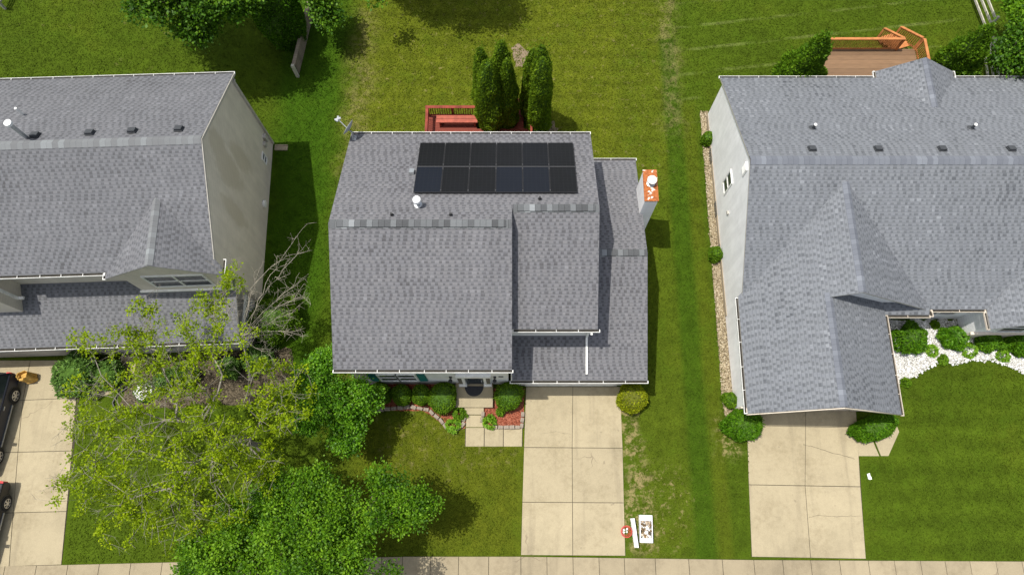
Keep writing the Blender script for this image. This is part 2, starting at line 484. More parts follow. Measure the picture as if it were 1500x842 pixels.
M['redlamp'] = plain('tail_lamp_red', (0.45, 0.008, 0.012), 0.15, spec=0.6)
M['kraft'] = plain('kraft_paper', (0.46, 0.28, 0.07), 0.85, var=0.35, scale=9)
M['plasticw'] = plain('white_plastic', (0.80, 0.80, 0.83), 0.4, var=0.05)
M['junk'] = speckle_mat('brown_clutter', [(0.15, (0.05, 0.035, 0.02)), (0.5, (0.25, 0.17, 0.09)), (0.9, (0.75, 0.68, 0.58))], 7)
M['redwire'] = plain('red_plastic', (0.60, 0.05, 0.06), 0.5)
M['mat'] = plain('door_mat_rubber', (0.035, 0.036, 0.04), 0.95, var=0.2, scale=30)
M['doorblue'] = plain('dark_door', (0.035, 0.05, 0.06), 0.4)
M['soil'] = plain('bare_soil', (0.19, 0.145, 0.095), 0.95, var=0.3, scale=5)
M['blocky'] = plain('splash_concrete', (0.30, 0.25, 0.18), 0.9)
M['paper'] = plain('white_paper', (0.85, 0.85, 0.82), 0.8)

# ------------------------------------------------------------------ object helpers
ROOT = {}


def tag(o, label=None, cat=None, group=None, kind=None):
    if label: o['label'] = label
    if cat: o['category'] = cat
    if group: o['group'] = group
    if kind: o['kind'] = kind
    return o


def thing(name, label, cat, loc, rz=0.0, group=None):
    o = bpy.data.objects.new(name, None)
    COL.objects.link(o)
    o.location = loc
    o.rotation_euler = (0, 0, rz)
    o.empty_display_size = 0.3
    ROOT[o.name] = Vector(loc)
    return tag(o, label, cat, group)


class MB:
    """collects faces, then links them as one mesh object"""
    def __init__(s):
        s.v = []; s.f = []; s.mi = []; s.uv = []

    def face(s, pts, mi=0, uv=None):
        b = len(s.v)
        s.v += [tuple(p) for p in pts]
        s.f.append(tuple(range(b, b + len(pts))))
        s.mi.append(mi); s.uv.append(uv)

    def obox(s, o, a, b, c, mi=0, uvface=None):
        o, a, b, c = Vector(o), Vector(a), Vector(b), Vector(c)
        if a.cross(b).dot(c) < 0:
            o = o + a; a = -a
        p = [o, o + a, o + a + b, o + b, o + c, o + a + c, o + a + b + c, o + b + c]
        i0 = len(s.v)
        s.v += [tuple(q) for q in p]
        for q in ((3, 2, 1, 0), (4, 5, 6, 7), (0, 1, 5, 4), (1, 2, 6, 5), (2, 3, 7, 6), (3, 0, 4, 7)):
            s.f.append(tuple(i0 + k for k in q)); s.mi.append(mi); s.uv.append(None)

    def box(s, x0, x1, y0, y1, z0, z1, mi=0):
        s.obox((x0, y0, z0), (x1 - x0, 0, 0), (0, y1 - y0, 0), (0, 0, z1 - z0), mi)

    def prism(s, poly, ext, mi=0):
        """poly: 3-D points (planar), ext: extrusion vector"""
        ext = Vector(ext)
        P = [Vector(p) for p in poly]
        n = Vector((0, 0, 0))
        for i in range(len(P)):
            n += P[i].cross(P[(i + 1) % len(P)])
        if n.dot(ext) > 0: P.reverse()
        Q = [p + ext for p in P]
        k = len(P); b = len(s.v)
        s.v += [tuple(p) for p in P] + [tuple(q) for q in Q]
        s.f.append(tuple(range(b, b + k))); s.mi.append(mi); s.uv.append(None)
        s.f.append(tuple(range(b + 2 * k - 1, b + k - 1, -1))); s.mi.append(mi); s.uv.append(None)
        for i in range(k):
            j = (i + 1) % k
            s.f.append((b + j, b + i, b + k + i, b + k + j)); s.mi.append(mi); s.uv.append(None)

    def tube(s, p0, p1, r0, r1=None, seg=8, mi=0, caps=True):
        r1 = r0 if r1 is None else r1
        p0, p1 = Vector(p0), Vector(p1)
        d = (p1 - p0).normalized()
        a = d.orthogonal().normalized(); c = d.cross(a)
        b = len(s.v)
        for p, r in ((p0, r0), (p1, r1)):
            for i in range(seg):
                t = 2 * math.pi * i / seg
                s.v.append(tuple(p + (a * math.cos(t) + c * math.sin(t)) * r))
        for i in range(seg):
            j = (i + 1) % seg
            s.f.append((b + i, b + j, b + seg + j, b + seg + i)); s.mi.append(mi); s.uv.append(None)
        if caps:
            s.f.append(tuple(range(b + seg - 1, b - 1, -1))); s.mi.append(mi); s.uv.append(None)
            s.f.append(tuple(range(b + seg, b + 2 * seg))); s.mi.append(mi); s.uv.append(None)

    def lathe(s, prof, c, axis=(0, 0, 1), seg=16, mi=0, squash=1.0, jit=0.0):
        """prof: (radius, height) list along axis"""
        ax = Vector(axis).normalized(); a = ax.orthogonal().normalized(); d = ax.cross(a)
        c = Vector(c); b = len(s.v)
        for (r, h) in prof:
            for i in range(seg):
                t = 2 * math.pi * i / seg
                k = 1 + (random.uniform(-jit, jit) if jit else 0)
                s.v.append(tuple(c + ax * h + (a * math.cos(t) + d * math.sin(t) * squash) * (r * k)))
        for j in range(len(prof) - 1):
            for i in range(seg):
                k = (i + 1) % seg
                s.f.append((b + j * seg + i, b + j * seg + k, b + (j + 1) * seg + k, b + (j + 1) * seg + i)); s.mi.append(mi); s.uv.append(None)
        s.f.append(tuple(range(b + seg - 1, b - 1, -1))); s.mi.append(mi); s.uv.append(None)
        e = b + (len(prof) - 1) * seg
        s.f.append(tuple(range(e, e + seg))); s.mi.append(mi); s.uv.append(None)

    def roof(s, pts, th=0.10, top=0, side=1):
        """one roof plane: shingled top with UV in metres (u along the eave, v up the slope)"""
        P = [Vector(p) for p in pts]
        n = Vector((0, 0, 0))
        for i in range(len(P)):
            n += (P[i] - P[0]).cross(P[(i + 1) % len(P)] - P[0])
        n.normalize()
        if n.z < 0:
            P.reverse(); n = -n
        ud = Vector((0, 0, 1)).cross(n).normalized()
        vd = n.cross(ud).normalized()
        uv = [(p.dot(ud) + 50, p.dot(vd) + 50) for p in P]
        s.face(P, top, uv)
        Q = [p - Vector((0, 0, th)) for p in P]
        s.face(list(reversed(Q)), side)
        for i in range(len(P)):
            j = (i + 1) % len(P)
            s.face([P[j], P[i], Q[i], Q[j]], side)

    def ridge(s, a, b, w=0.16, slopes=(0.46, 0.46), lift=0.02, th=0.03, mi=0):
        """folded ridge cap from a to b; slopes = fall per metre on its two sides"""
        a, b = Vector(a), Vector(b)
        d = (b - a); L = d.length; d.normalize()
        side = Vector((d.y, -d.x, 0)).normalized()
        up = Vector((0, 0, lift))
        for sg, sl in ((1, slopes[0]), (-1, slopes[1])):
            e = side * sg * w - Vector((0, 0, sl * w))
            q = [a + up, b + up, b + up + e, a + up + e]
            u = [(0, 0), (L, 0), (L, w), (0, w)]
            if sg == 1: q.reverse(); u.reverse()
            s.face(q, mi, u)
            lo = Vector((0, 0, -th - lift))
            s.face([q[i] + lo for i in (3, 2, 1, 0)], mi, [(0, 0)] * 4)
            o0, o1 = a + up + e, b + up + e
            s.face([o0, o1, o1 + lo, o0 + lo], mi, [(0, 0), (L, 0), (L, 0), (0, 0)])
            for p in (a, b):
                s.face([p + up, p + up + e, p + up + e + lo, p + up + lo], mi, [(0, 0)] * 4)

    def build(s, name, mats, parent=None, local=False, base=None, smooth=False, bevel=0.0):
        me = bpy.data.meshes.new(name)
        piv = Vector((0, 0, 0))
        if parent is not None and not local:
            r = parent
            while r.parent: r = r.parent
            piv = Vector(r.location)
        if base is not None: piv = Vector(base)
        me.from_pydata([tuple(Vector(v) - piv) for v in s.v], [], s.f)
        for m in (mats if isinstance(mats, (list, tuple)) else [mats]):
            me.materials.append(m)
        me.polygons.foreach_set('material_index', s.mi)
        if any(u is not None for u in s.uv):
            uvl = me.uv_layers.new(name='UVMap')
            k = 0
            for fi, f in enumerate(s.f):
                u = s.uv[fi]
                for j in range(len(f)):
                    if u is not None: uvl.data[k].uv = u[j]
                    k += 1
        if bevel > 0:
            bm = bmesh.new(); bm.from_mesh(me)
            bmesh.ops.remove_doubles(bm, verts=bm.verts, dist=1e-5)
            bmesh.ops.bevel(bm, geom=[e for e in bm.edges if e.is_manifold and e.calc_face_angle(0) > 0.5], offset=bevel, segments=2, affect='EDGES', profile=0.6)
            bm.to_mesh(me); bm.free()
        if smooth:
            me.polygons.foreach_set('use_smooth', [True] * len(me.polygons))
        o = bpy.data.objects.new(name, me)
        COL.objects.link(o)
        if parent is not None: o.parent = parent
        if base is not None: o.location = base
        return o


def copy_tree(o, parent=None):
    c = o.copy(); COL.objects.link(c)
    if parent is not None: c.parent = parent
    for ch in list(o.children): copy_tree(ch, c)
    return c


def struct(mb, name, mats, **kw):
    o = mb.build(name, mats, **kw)
    o['kind'] = 'structure'
    return o


def gutter(mb, a, b, out, w=0.105, h=0.10, drop=0.025, step=0.9):
    """open trough along an eave a->b; out = outward unit vector. mats: 0 white, 1 debris"""
    a, b, out = Vector(a), Vector(b), Vector(out).normalized()
    d = (b - a); L = d.length; d.normalize()
    dn = Vector((0, 0, -drop))
    o = a + out * 0.004 + dn
    mb.obox(o + Vector((0, 0, -h)), d * L, out * w, (0, 0, 0.012), 0)
    mb.obox(o + Vector((0, 0, -h + 0.013)) + d * 0.02, d * (L - 0.04), out * (w - 0.002), (0, 0, 0.012), 1)
    mb.obox(o + out * w + Vector((0, 0, -h)), d * L, out * 0.018, (0, 0, h), 0)
    for e in (0.0, L - 0.03):
        mb.obox(o + d * e + Vector((0, 0, -h + 0.014)), d * 0.03, out * (w - 0.001), (0, 0, h - 0.016), 0)
    n = max(1, int(L / step))
    for i in range(1, n):
        e = L * i / n + random.uniform(-0.05, 0.05)
        mb.obox(o + d * e + Vector((0, 0, -0.024)), d * 0.02, out * (w - 0.001), (0, 0, 0.018), 0)


def window(parent, c, right, w, h, local=False, panes=2, frame='white', horizontal=False, fr=0.07):
    """c = centre on the wall face; right = horizontal unit vector; outward = right x up rotated"""
    c, r, u = Vector(c), Vector(right).normalized(), Vector((0, 0, 1))
    n = r.cross(u)
    f = MB(); g = MB()
    o = c - r * w / 2 - u * h / 2
    f.obox(o - r * fr - u * fr, r * (w + 2 * fr), u * fr, n * 0.06)
    f.obox(o - r * fr + u * h, r * (w + 2 * fr), u * fr, n * 0.06)
    f.obox(o - r * fr, r * fr, u * h, n * 0.058)
    f.obox(o + r * w, r * fr, u * h, n * 0.058)
    if horizontal:
        f.obox(o + r * (w / 2 - 0.04), r * 0.08, u * h, n * 0.05)
        for q in (0.0, 0.5):
            f.obox(o + r * (w * q + (0.04 if q else 0)) + u * (h / 2 - 0.025), r * (w / 2 - 0.04), u * 0.05, n * 0.045)
    elif panes > 1:
        f.obox(o + u * (h / 2 - 0.03), r * w, u * 0.06, n * 0.05)
    fo = f.build('window', M[frame], parent, local)
    g.obox(o, r * w, u * h, n * 0.02)
    g.build('pane', M['glass'], fo, local)
    return fo


# ------------------------------------------------------------------ foliage helpers
def leaf_object(name, pos, dirs, size, aspect, mat, tone, parent=None, base=None, flat=0.0, fold=0.25):
    """one mesh of diamond leaves: pos (N,3), dirs (N,3) leaf axis, random roll"""
    n = len(pos)
    d = dirs / (np.linalg.norm(dirs, axis=1, keepdims=True) + 1e-9)
    up = RNG.normal(size=(n, 3)); up[:, 2] += flat
    s = np.cross(d, up); s /= (np.linalg.norm(s, axis=1, keepdims=True) + 1e-9)
    nn = np.cross(s, d)
    L = (size * (0.65 + 0.7 * RNG.random(n)))[:, None]
    W = L * aspect
    v = np.empty((n, 4, 3))
    v[:, 0] = pos - d * L * 0.5
    v[:, 1] = pos + s * W * 0.5 + nn * W * fold
    v[:, 2] = pos + d * L * 0.5
    v[:, 3] = pos - s * W * 0.5 + nn * W * fold
    if parent is not None:
        r = parent
        while r.parent: r = r.parent
        v -= np.array(r.location)
    if base is not None:
        v -= np.array(base)
    me = bpy.data.meshes.new(name)
    me.vertices.add(n * 4); me.loops.add(n * 4); me.polygons.add(n)
    me.vertices.foreach_set('co', v.reshape(-1))
    me.loops.foreach_set('vertex_index', np.arange(n * 4, dtype=np.int32))
    me.polygons.foreach_set('loop_start', np.arange(0, n * 4, 4, dtype=np.int32))
    at_ = me.attributes.new('tone', 'FLOAT', 'POINT')
    at_.data.foreach_set('value', np.repeat(tone, 4).astype(np.float32))
    me.update(); me.validate()
    me.materials.append(mat)
    o = bpy.data.objects.new(name, me)
    COL.objects.link(o)
    if parent is not None: o.parent = parent
    if base is not None: o.location = base
    return o


def lobe_points(lobes, n):
    """random points inside a list of ellipsoids ((x,y,z),(rx,ry,rz))"""
    w = np.array([r[0] * r[1] * r[2] for _, r in lobes]) ** 0.60
    k = RNG.choice(len(lobes), size=n, p=w / w.sum())
    u = RNG.normal(size=(n, 3)); u /= np.linalg.norm(u, axis=1, keepdims=True)
    u *= (RNG.random(n) ** 0.45)[:, None]
    c = np.array([l[0] for l in lobes])[k]; r = np.array([l[1] for l in lobes])[k]
    return c + u * r


def skeleton(base, top, attr, bal=0.4, jitter=0.12, seg=0.7, lean=None):
    """balanced minimum spanning tree: returns node array, parent array, tip indices"""
    base = np.array(base, float); top = np.array(top, float)
    nodes = [base]; par = [-1]; plen = [0.0]
    k = max(2, int(np.linalg.norm(top - base) / 0.6))
    for i in range(1, k + 1):
        p = base + (top - base) * i / k
        if i < k: p = p + RNG.normal(size=3) * np.array([.05, .05, 0.0])
        nodes.append(p); par.append(len(nodes) - 2); plen.append(plen[-1] + np.linalg.norm(nodes[-1] - nodes[-2]))
    start = max(1, int(k * 0.55))
    order = np.argsort(np.linalg.norm(attr - top, axis=1))
    tips = []
    for a in order:
        p = attr[a]
        N = np.array(nodes)
        cost = np.linalg.norm(N - p, axis=1) + bal * np.array(plen)
        cost[:start] += 1e3
        j = int(np.argmin(cost))
        L = np.linalg.norm(p - nodes[j])
        m = max(1, int(L / seg))
        prev = j
        o = nodes[j]
        for i in range(1, m + 1):
            t = i / m
            q = o + (p - o) * t
            if i < m:
                q = q + RNG.normal(size=3) * jitter * min(1.0, L) + np.array([0, 0, 0.10 * L * math.sin(math.pi * t)])
            nodes.append(q); par.append(prev); plen.append(plen[prev] + np.linalg.norm(q - nodes[prev]))
            prev = len(nodes) - 1
        tips.append(prev)
    return np.array(nodes), par, tips


def limb_mesh(mb, nodes, par, tip_r, trunk_r, power=0.5, seg=6):
    n = len(nodes)
    cnt = np.zeros(n)
    ch = np.zeros(n, int)
    for i in range(n):
        if par[i] >= 0: ch[par[i]] += 1
    cnt[ch == 0] = 1
    for i in range(n - 1, 0, -1):
        cnt[par[i]] += cnt[i]
    r = tip_r * cnt ** power
    r = np.minimum(r, trunk_r)
    r[0] = trunk_r * 1.3
    for i in range(1, n):
        rp = r[par[i]] if par[i] <= 1 else min(r[par[i]], r[i] * 1.25)
        mb.tube(nodes[par[i]], nodes[i], rp, r[i], seg if r[i] > 0.03 else 4, 0, caps=False)
    return r


def cluster_leaves(tips, per, radius, flatz=0.7):
    n = len(tips)
    cnt = np.maximum(3, RNG.normal(per, per * 0.35, n)).astype(int)
    idx = np.repeat(np.arange(n), cnt)
    off = RNG.normal(size=(len(idx), 3)) * radius
    off[:, 2] *= flatz
    tone = np.clip(RNG.normal(0.5, 0.28, n), 0, 1)
    return tips[idx] + off, off, tone[idx]


def tree(name, label, base, top, lobes, n_attr, per, crad, lsize, lmat, bark, trunk_r, tip_r=0.012, bal=0.4,
         group=None, dead_frac=0.0, aspect=0.6, extra_twigs=0, cat='tree', flat=1.2, core=None, power=0.5):
    t = thing(name, label, cat, base, group=group)
    attr = lobe_points(lobes, n_attr)
    nodes, par, tips = skeleton(base, top, attr, bal)
    tr = MB()
    limb_mesh(tr, nodes, par, tip_r, trunk_r, power)
    tp = nodes[tips]
    # fine bare twigs off the limbs
    for _ in range(extra_twigs):
        j = int(RNG.integers(len(nodes) // 6, len(nodes)))
        p = nodes[j]
        d = RNG.normal(size=3); d[2] = abs(d[2]) * 0.5; d /= np.linalg.norm(d)
        L = RNG.uniform(0.3, 1.0)
        q = p + d * L
        tr.tube(p, q, tip_r * 0.9, tip_r * 0.4, 4, 0, False)
        for __ in range(3):
            e = d + RNG.normal(size=3) * 0.6; e /= np.linalg.norm(e)
            s0 = p + d * L * RNG.uniform(0.3, 0.9)
            tr.tube(s0, s0 + e * RNG.uniform(0.2, 0.5), tip_r * 0.6, tip_r * 0.3, 4, 0, False)
    tr.build('trunk', bark, t)
    if per > 0:
        live = tp if dead_frac == 0 else tp[RNG.random(len(tp)) > dead_frac]
        pos, off, tone = cluster_leaves(live, per, crad)
        dirs = off + RNG.normal(size=off.shape) * crad * 0.8
        dirs[:, 2] *= 0.6
        leaf_object('crown', pos, dirs, lsize, aspect, lmat, tone, t, flat=flat)
    return t


def surface_points(n, h, prof, lump=0.10, k=7, seed=0):
    """points on a lumpy body of revolution: prof(t)->radius for t 0..1; returns pos (base at origin), normal, lump value"""
    r = np.random.default_rng(seed + 100)
    tt = r.random(int(n * 3))
    rad = prof(tt)
    keep = r.random(len(tt)) < rad / rad.max()
    tt = tt[keep][:n]; rad = rad[keep][:n]
    th = r.random(len(tt)) * 2 * np.pi
    cs = r.random((k * 5, 2)); cs[:, 0] *= 2 * np.pi
    amp = r.uniform(0.4, 1.0, k * 5)
    lv = np.zeros(len(tt))
    for (a, b), am in zip(cs, amp):
        da = np.abs((th - a + np.pi) % (2 * np.pi) - np.pi)
        lv = np.maximum(lv, am * np.exp(-(da / 0.42) ** 2 - ((tt - b) * h / (0.42 * rad.max() + 0.1)) ** 2))
    rr = rad * (1 - lump + 2.0 * lump * lv) * (1 - 0.10 * r.random(len(tt)) ** 2)
    pos = np.stack([rr * np.cos(th), rr * np.sin(th), tt * h], 1)
    nor = np.stack([np.cos(th), np.sin(th), np.zeros(len(tt))], 1)
    return pos, nor, lv, tt


def body_shrub(name, label, base, h, prof, n, lsize, lmat, cat='shrub', group=None, lump=0.10, upward=0.6, aspect=0.55,
               core=0.86, seed=0, sx=1.0, sy=1.0, rz=0.0, cmat='core', trunk=0.0, capn=0.0, wob=0.05):
    t = thing(name, label, cat, base, group=group)
    pos, nor, lv, tt = surface_points(n, h, prof, lump, seed=seed)
    # top cap so that clipped shapes have a leafy top
    if capn > 0:
        m = int(n * capn)
        r = prof(np.array([0.999]))[0]
        q = RNG.random(m) ** 0.5 * r; a = RNG.random(m) * 2 * np.pi
        cp = np.stack([q * np.cos(a), q * np.sin(a), h * (0.985 - 0.05 * (q / max(r, .01)) ** 3) + RNG.normal(size=m) * 0.015], 1)
        pos = np.vstack([pos, cp]); nor = np.vstack([nor, np.tile([0, 0, 1.0], (m, 1))])
        lv = np.concatenate([lv, RNG.random(m)])
    th_ = np.arctan2(pos[:, 1], pos[:, 0])
    w_ = 1 + wob * (np.sin(2 * th_ + seed) + 0.8 * np.sin(3 * th_ + 2.3 * seed) + 0.6 * np.sin(5 * th_ + 1.7 * seed))
    pos[:, 0] *= w_; pos[:, 1] *= w_
    shoot = RNG.random(len(pos)) < 0.035
    pos[shoot] *= RNG.uniform(1.02, 1.14, (int(shoot.sum()), 1))
    dirs = nor + np.array([0, 0, upward]) + RNG.normal(size=nor.shape) * 0.45
    pos[:, 0] *= sx; pos[:, 1] *= sy
    c, s = math.cos(rz), math.sin(rz)
    x, y = pos[:, 0].copy(), pos[:, 1].copy()
    pos[:, 0] = x * c - y * s; pos[:, 1] = x * s + y * c
    pos += np.array(base)
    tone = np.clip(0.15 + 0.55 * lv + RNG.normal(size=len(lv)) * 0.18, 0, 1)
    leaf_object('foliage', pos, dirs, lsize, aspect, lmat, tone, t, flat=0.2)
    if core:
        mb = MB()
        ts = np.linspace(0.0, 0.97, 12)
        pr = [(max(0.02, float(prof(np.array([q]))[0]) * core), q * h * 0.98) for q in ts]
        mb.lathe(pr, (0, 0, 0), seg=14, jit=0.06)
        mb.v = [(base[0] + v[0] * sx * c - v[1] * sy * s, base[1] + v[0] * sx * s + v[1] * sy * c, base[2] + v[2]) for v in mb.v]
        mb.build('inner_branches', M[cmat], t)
    if trunk:
        mb = MB(); mb.tube((base[0], base[1], -0.05), (base[0], base[1], h * 0.6), trunk, trunk * 0.6, 8)
        mb.build('trunk', M['bark'], t)
    return t


def dome(r, k=0.5):
    return lambda t: r * np.clip(1 - np.clip((t - k) / (1 - k), 0, 1) ** 2.2, 0.0, 1) ** 0.5 * (0.80 + 0.20 * np.clip(t / 0.3, 0, 1))


def spire(r, k=0.22):
    return lambda t: r * np.where(t < k, 0.80 + 0.20 * np.sin(t / k * np.pi / 2), np.clip(1 - ((t - k) / (1 - k)) ** 2.3, 0, 1) ** 0.62) + 0.02

# ================================================================== GROUND
def wavy(pts, step=0.25, amp=0.05):
    out = []
    for i in range(len(pts)):
        a = np.array(pts[i], float); b = np.array(pts[(i + 1) % len(pts)], float)
        L = np.linalg.norm(b - a); k = max(1, int(L / step))
        for j in range(k):
            out.append(tuple(a + (b - a) * j / k + RNG.normal(size=2) * amp))
    return out


def sheet(name, pts, z0, z1, mat, label=None):
    mb = MB()
    mb.prism([(p[0], p[1], z0) for p in pts], (0, 0, z1 - z0))
    return struct(mb, name, mat)


mb = MB()
mb.face([(-220, -180, 0), (220, -180, 0), (220, 260, 0), (-220, 260, 0)])
struct(mb, 'lawn', M['lawn'])


def slab(mb, q, z=0.035, inset=0.013):
    """one concrete flag from four ground corners"""
    c = sum((Vector((p[0], p[1], 0)) for p in q), Vector()) / len(q)
    P = []
    for p in q:
        v = Vector((p[0], p[1], 0)); d = (c - v)
        P.append(v + d.normalized() * inset * 1.4)
    zj = z + random.uniform(-0.003, 0.003)
    mb.prism([(p.x, p.y, -0.08) for p in P], (0, 0, zj + 0.08))


def slab_rows(mb, cols, z=0.035):
    """cols: list of polylines (same number of points) left to right"""
    for i in range(len(cols) - 1):
        for j in range(len(cols[i]) - 1):
            slab(mb, [cols[i][j], cols[i + 1][j], cols[i + 1][j + 1], cols[i][j + 1]], z)


def underlay(mb, pts, z=0.012):
    mb.prism([(p[0], p[1], -0.06) for p in pts], (0, 0, z + 0.06), 1)


# middle driveway
def row(xs, ys): return [at(x, y) for x, y in zip(xs, ys)]
mb = MB()
L_ = [(0.68, 6.0)] + row((767.5, 765, 763), (655, 735, 812.5))
C_ = [(2.97, 6.0)] + row((838, 838.5, 839), (655.5, 735.5, 813))
R_ = [(5.27, 6.0)] + row((912, 914, 916), (656, 736, 813.5))
slab_rows(mb, [L_, C_, R_])
underlay(mb, [L_[0], L_[-1], R_[-1], R_[0]])
struct(mb, 'driveway', [M['concrete'], M['joint']])
# right driveway
mb = MB()
L_ = [(11.33, 4.95)] + row((1096.5, 1101), (709.5, 815))
C_ = [(14.20, 4.95)] + row((1179, 1187), (711, 816.5))
R_ = [(16.62, 4.95)] + row((1260, 1268), (712.5, 818))
slab_rows(mb, [L_, C_, R_])
underlay(mb, [L_[0], L_[-1], R_[-1], R_[0]])
struct(mb, 'driveway', [M['concrete'], M['joint']])
mb = MB()
p = [at(1255, 640), at(1257, 668), at(1288, 668), at(1276, 640)]
slab(mb, p)
slab(mb, [at(1278.5, 640), at(1290, 668), at(1301, 668), at(1317, 632), at(1313, 622)])
struct(mb, 'path', [M['concrete'], M['joint']])


def crack(name, pxs, w=0.008):
    mb = MB()
    P = [Vector((*at(*p), 0.0425)) for p in pxs]
    Q = [P[0]]
    for a, b in zip(P[:-1], P[1:]):
        k = max(2, int((b - a).length / 0.12))
        for q in range(1, k + 1):
            v = a + (b - a) * q / k
            Q.append(v + Vector((random.uniform(-0.02, 0.02), random.uniform(-0.02, 0.02), 0)))
    for a, b in zip(Q[:-1], Q[1:]):
        d = (b - a).normalized(); n = Vector((-d.y, d.x, 0)) * w * random.uniform(0.5, 1.1)
        mb.face([a - n, b - n, b + n, a + n])
    return struct(mb, name, M['joint'])


crack('driveway_crack', [(1176, 651), (1195, 655), (1215, 662), (1232, 666), (1251, 672)])
crack('driveway_crack', [(1184, 757), (1200, 754), (1225, 756), (1262, 755)], 0.006)
crack('driveway_crack', [(795, 634), (815, 632), (836, 636)], 0.004)
# left driveway
mb = MB()
ys = (551, 585, 661, 749.5, 828)
R_ = [(-21.15, 7.3), at(112.5, 583), at(106, 660), at(98, 748.5), at(90.5, 826.5)]
C_ = [(-23.75, 7.3), at(34, 586), at(27, 662), at(20, 750.5), at(14, 829)]
D_ = [(-26.4, 7.3)] + [(2 * c[0] - r[0], c[1] * 2 - r[1]) for c, r in zip(C_[1:], R_[1:])]
slab_rows(mb, [D_, C_, R_])
underlay(mb, [D_[0], D_[-1], R_[-1], R_[0]])
struct(mb, 'driveway', [M['concrete'], M['joint']])
# curved path to the left porch
mb = MB()
inner = [at(x, y) for x, y in ((113, 566), (135, 564), (152, 556), (166, 545), (176, 533), (178, 520))]
outer = [at(x, y) for x, y in ((113, 582), (150, 581), (172, 574), (188, 560), (198, 544), (202, 520))]
for i in range(5):
    slab(mb, [outer[i], outer[i + 1], inner[i + 1], inner[i]])
struct(mb, 'path', M['concrete'])

# sidewalk along the street
top_x = [-40, -20.4, -4.97, 0.47, 10.87, 23.27, 40]
top_y = [-2.45, -2.09, -1.735, -1.735, -1.875, -1.94, -2.0]
bx = list(np.arange(-40, -5.3, 1.42)) + [at(x, 812)[0] for x in (590, 631, 672, 716, 763, 801, 839, 877, 914, 959, 1008, 1057, 1103, 1145, 1186, 1228, 1270, 1308, 1346, 1382, 1418, 1456, 1494)] + [24.6, 26, 27.4, 28.9, 30.4]
mb = MB()
for a, b in zip(bx[:-1], bx[1:]):
    ya, yb = np.interp(a, top_x, top_y) - 0.02, np.interp(b, top_x, top_y) - 0.02
    slab(mb, [(a, ya), (a, ya - 1.5), (b, yb - 1.5), (b, yb)], 0.04)
underlay(mb, [(x, np.interp(x, top_x, top_y) - 0.025) for x in (-40, -20.4, -4.97, 0.47, 10.87, 23.27, 30.4)] + [(30.4, -3.4), (-4.97, -3.2), (-40, -3.9)])
struct(mb, 'sidewalk', [M['walkc'], M['joint']])
mb = MB(); mb.box(-200, 200, -6.0, -5.8, -0.1, 0.12)
struct(mb, 'kerb', M['walkc'])
mb = MB(); mb.box(-200, 200, -14.0, -6.0, -0.2, 0.006)
struct(mb, 'road', M['asphalt'])

# front walk of the middle house
mb = MB()
slab(mb, [(-2.22, 3.13), (-1.33, 3.13), (-1.33, 4.03), (-2.22, 4.03)])
slab(mb, [(-1.32, 3.13), (-0.42, 3.13), (-0.42, 4.03), (-1.32, 4.03)])
slab(mb, [(-0.41, 3.13), (0.48, 3.13), (0.50, 4.03), (-0.41, 4.03)])
slab(mb, [(-2.22, 4.04), (-1.36, 4.04), (-1.36, 4.62), (-2.22, 4.62)])
mb.box(-2.24, 0.5, 3.14, 4.02, -0.05, 0.012, 1)
struct(mb, 'path', [M['concrete'], M['joint']])

# planting beds
sheet('mulch_bed', wavy([at(515, 556), at(664, 556), at(664, 602), at(684, 606), at(680, 628), at(655, 630), at(640, 614), at(618, 601), at(560, 602), at(515, 607)], 0.3, 0.03), -0.05, 0.020, M['mulch'])
sheet('mulch_bed', wavy([(-0.9, 5.9), (0.62, 5.9), at(766, 624), at(712, 626), at(709, 602)], 0.3, 0.02), -0.05, 0.022, M['mulch'])
sheet('mulch_bed', wavy([at(170, 600), at(185, 566), at(203, 530), at(260, 518), at(430, 512), at(425, 560), at(380, 590), at(300, 590), at(240, 600)], 0.3, 0.08), -0.05, 0.018, M['mulch2'])
sheet('gravel_bed', wavy([(17.0, 9.4), (17.0, 5.4), at(1311, 568), at(1325, 557), at(1345, 549), at(1362, 538), at(1380, 530), at(1400, 533), at(1425, 527), at(1448, 527), at(1475, 535), at(1500, 546), (27.5, 6.3), (27.5, 8.6), (22.4, 8.6), (22.4, 9.4)], 0.22, 0.07), -0.05, 0.02, M['gravelw'])
sheet('pebble_strip', wavy([(10.80, 21.3), (10.42, 21.3), (10.36, 15.6), (10.32, 11.1), (10.28, 7.5), (10.22, 5.4), (10.35, 4.3), (10.80, 4.3)], 0.18, 0.05), -0.05, 0.018, M['pebble'])
sheet('bare_soil', wavy([at(748, 74), at(760, 66), at(771, 78), at(768, 100), at(754, 96)], 0.25, 0.1), -0.05, 0.012, M['soil'])
sheet('bare_soil', wavy([at(796, 182), at(812, 178), at(820, 188), at(812, 200), at(798, 200)], 0.25, 0.08), -0.05, 0.012, M['soil'])

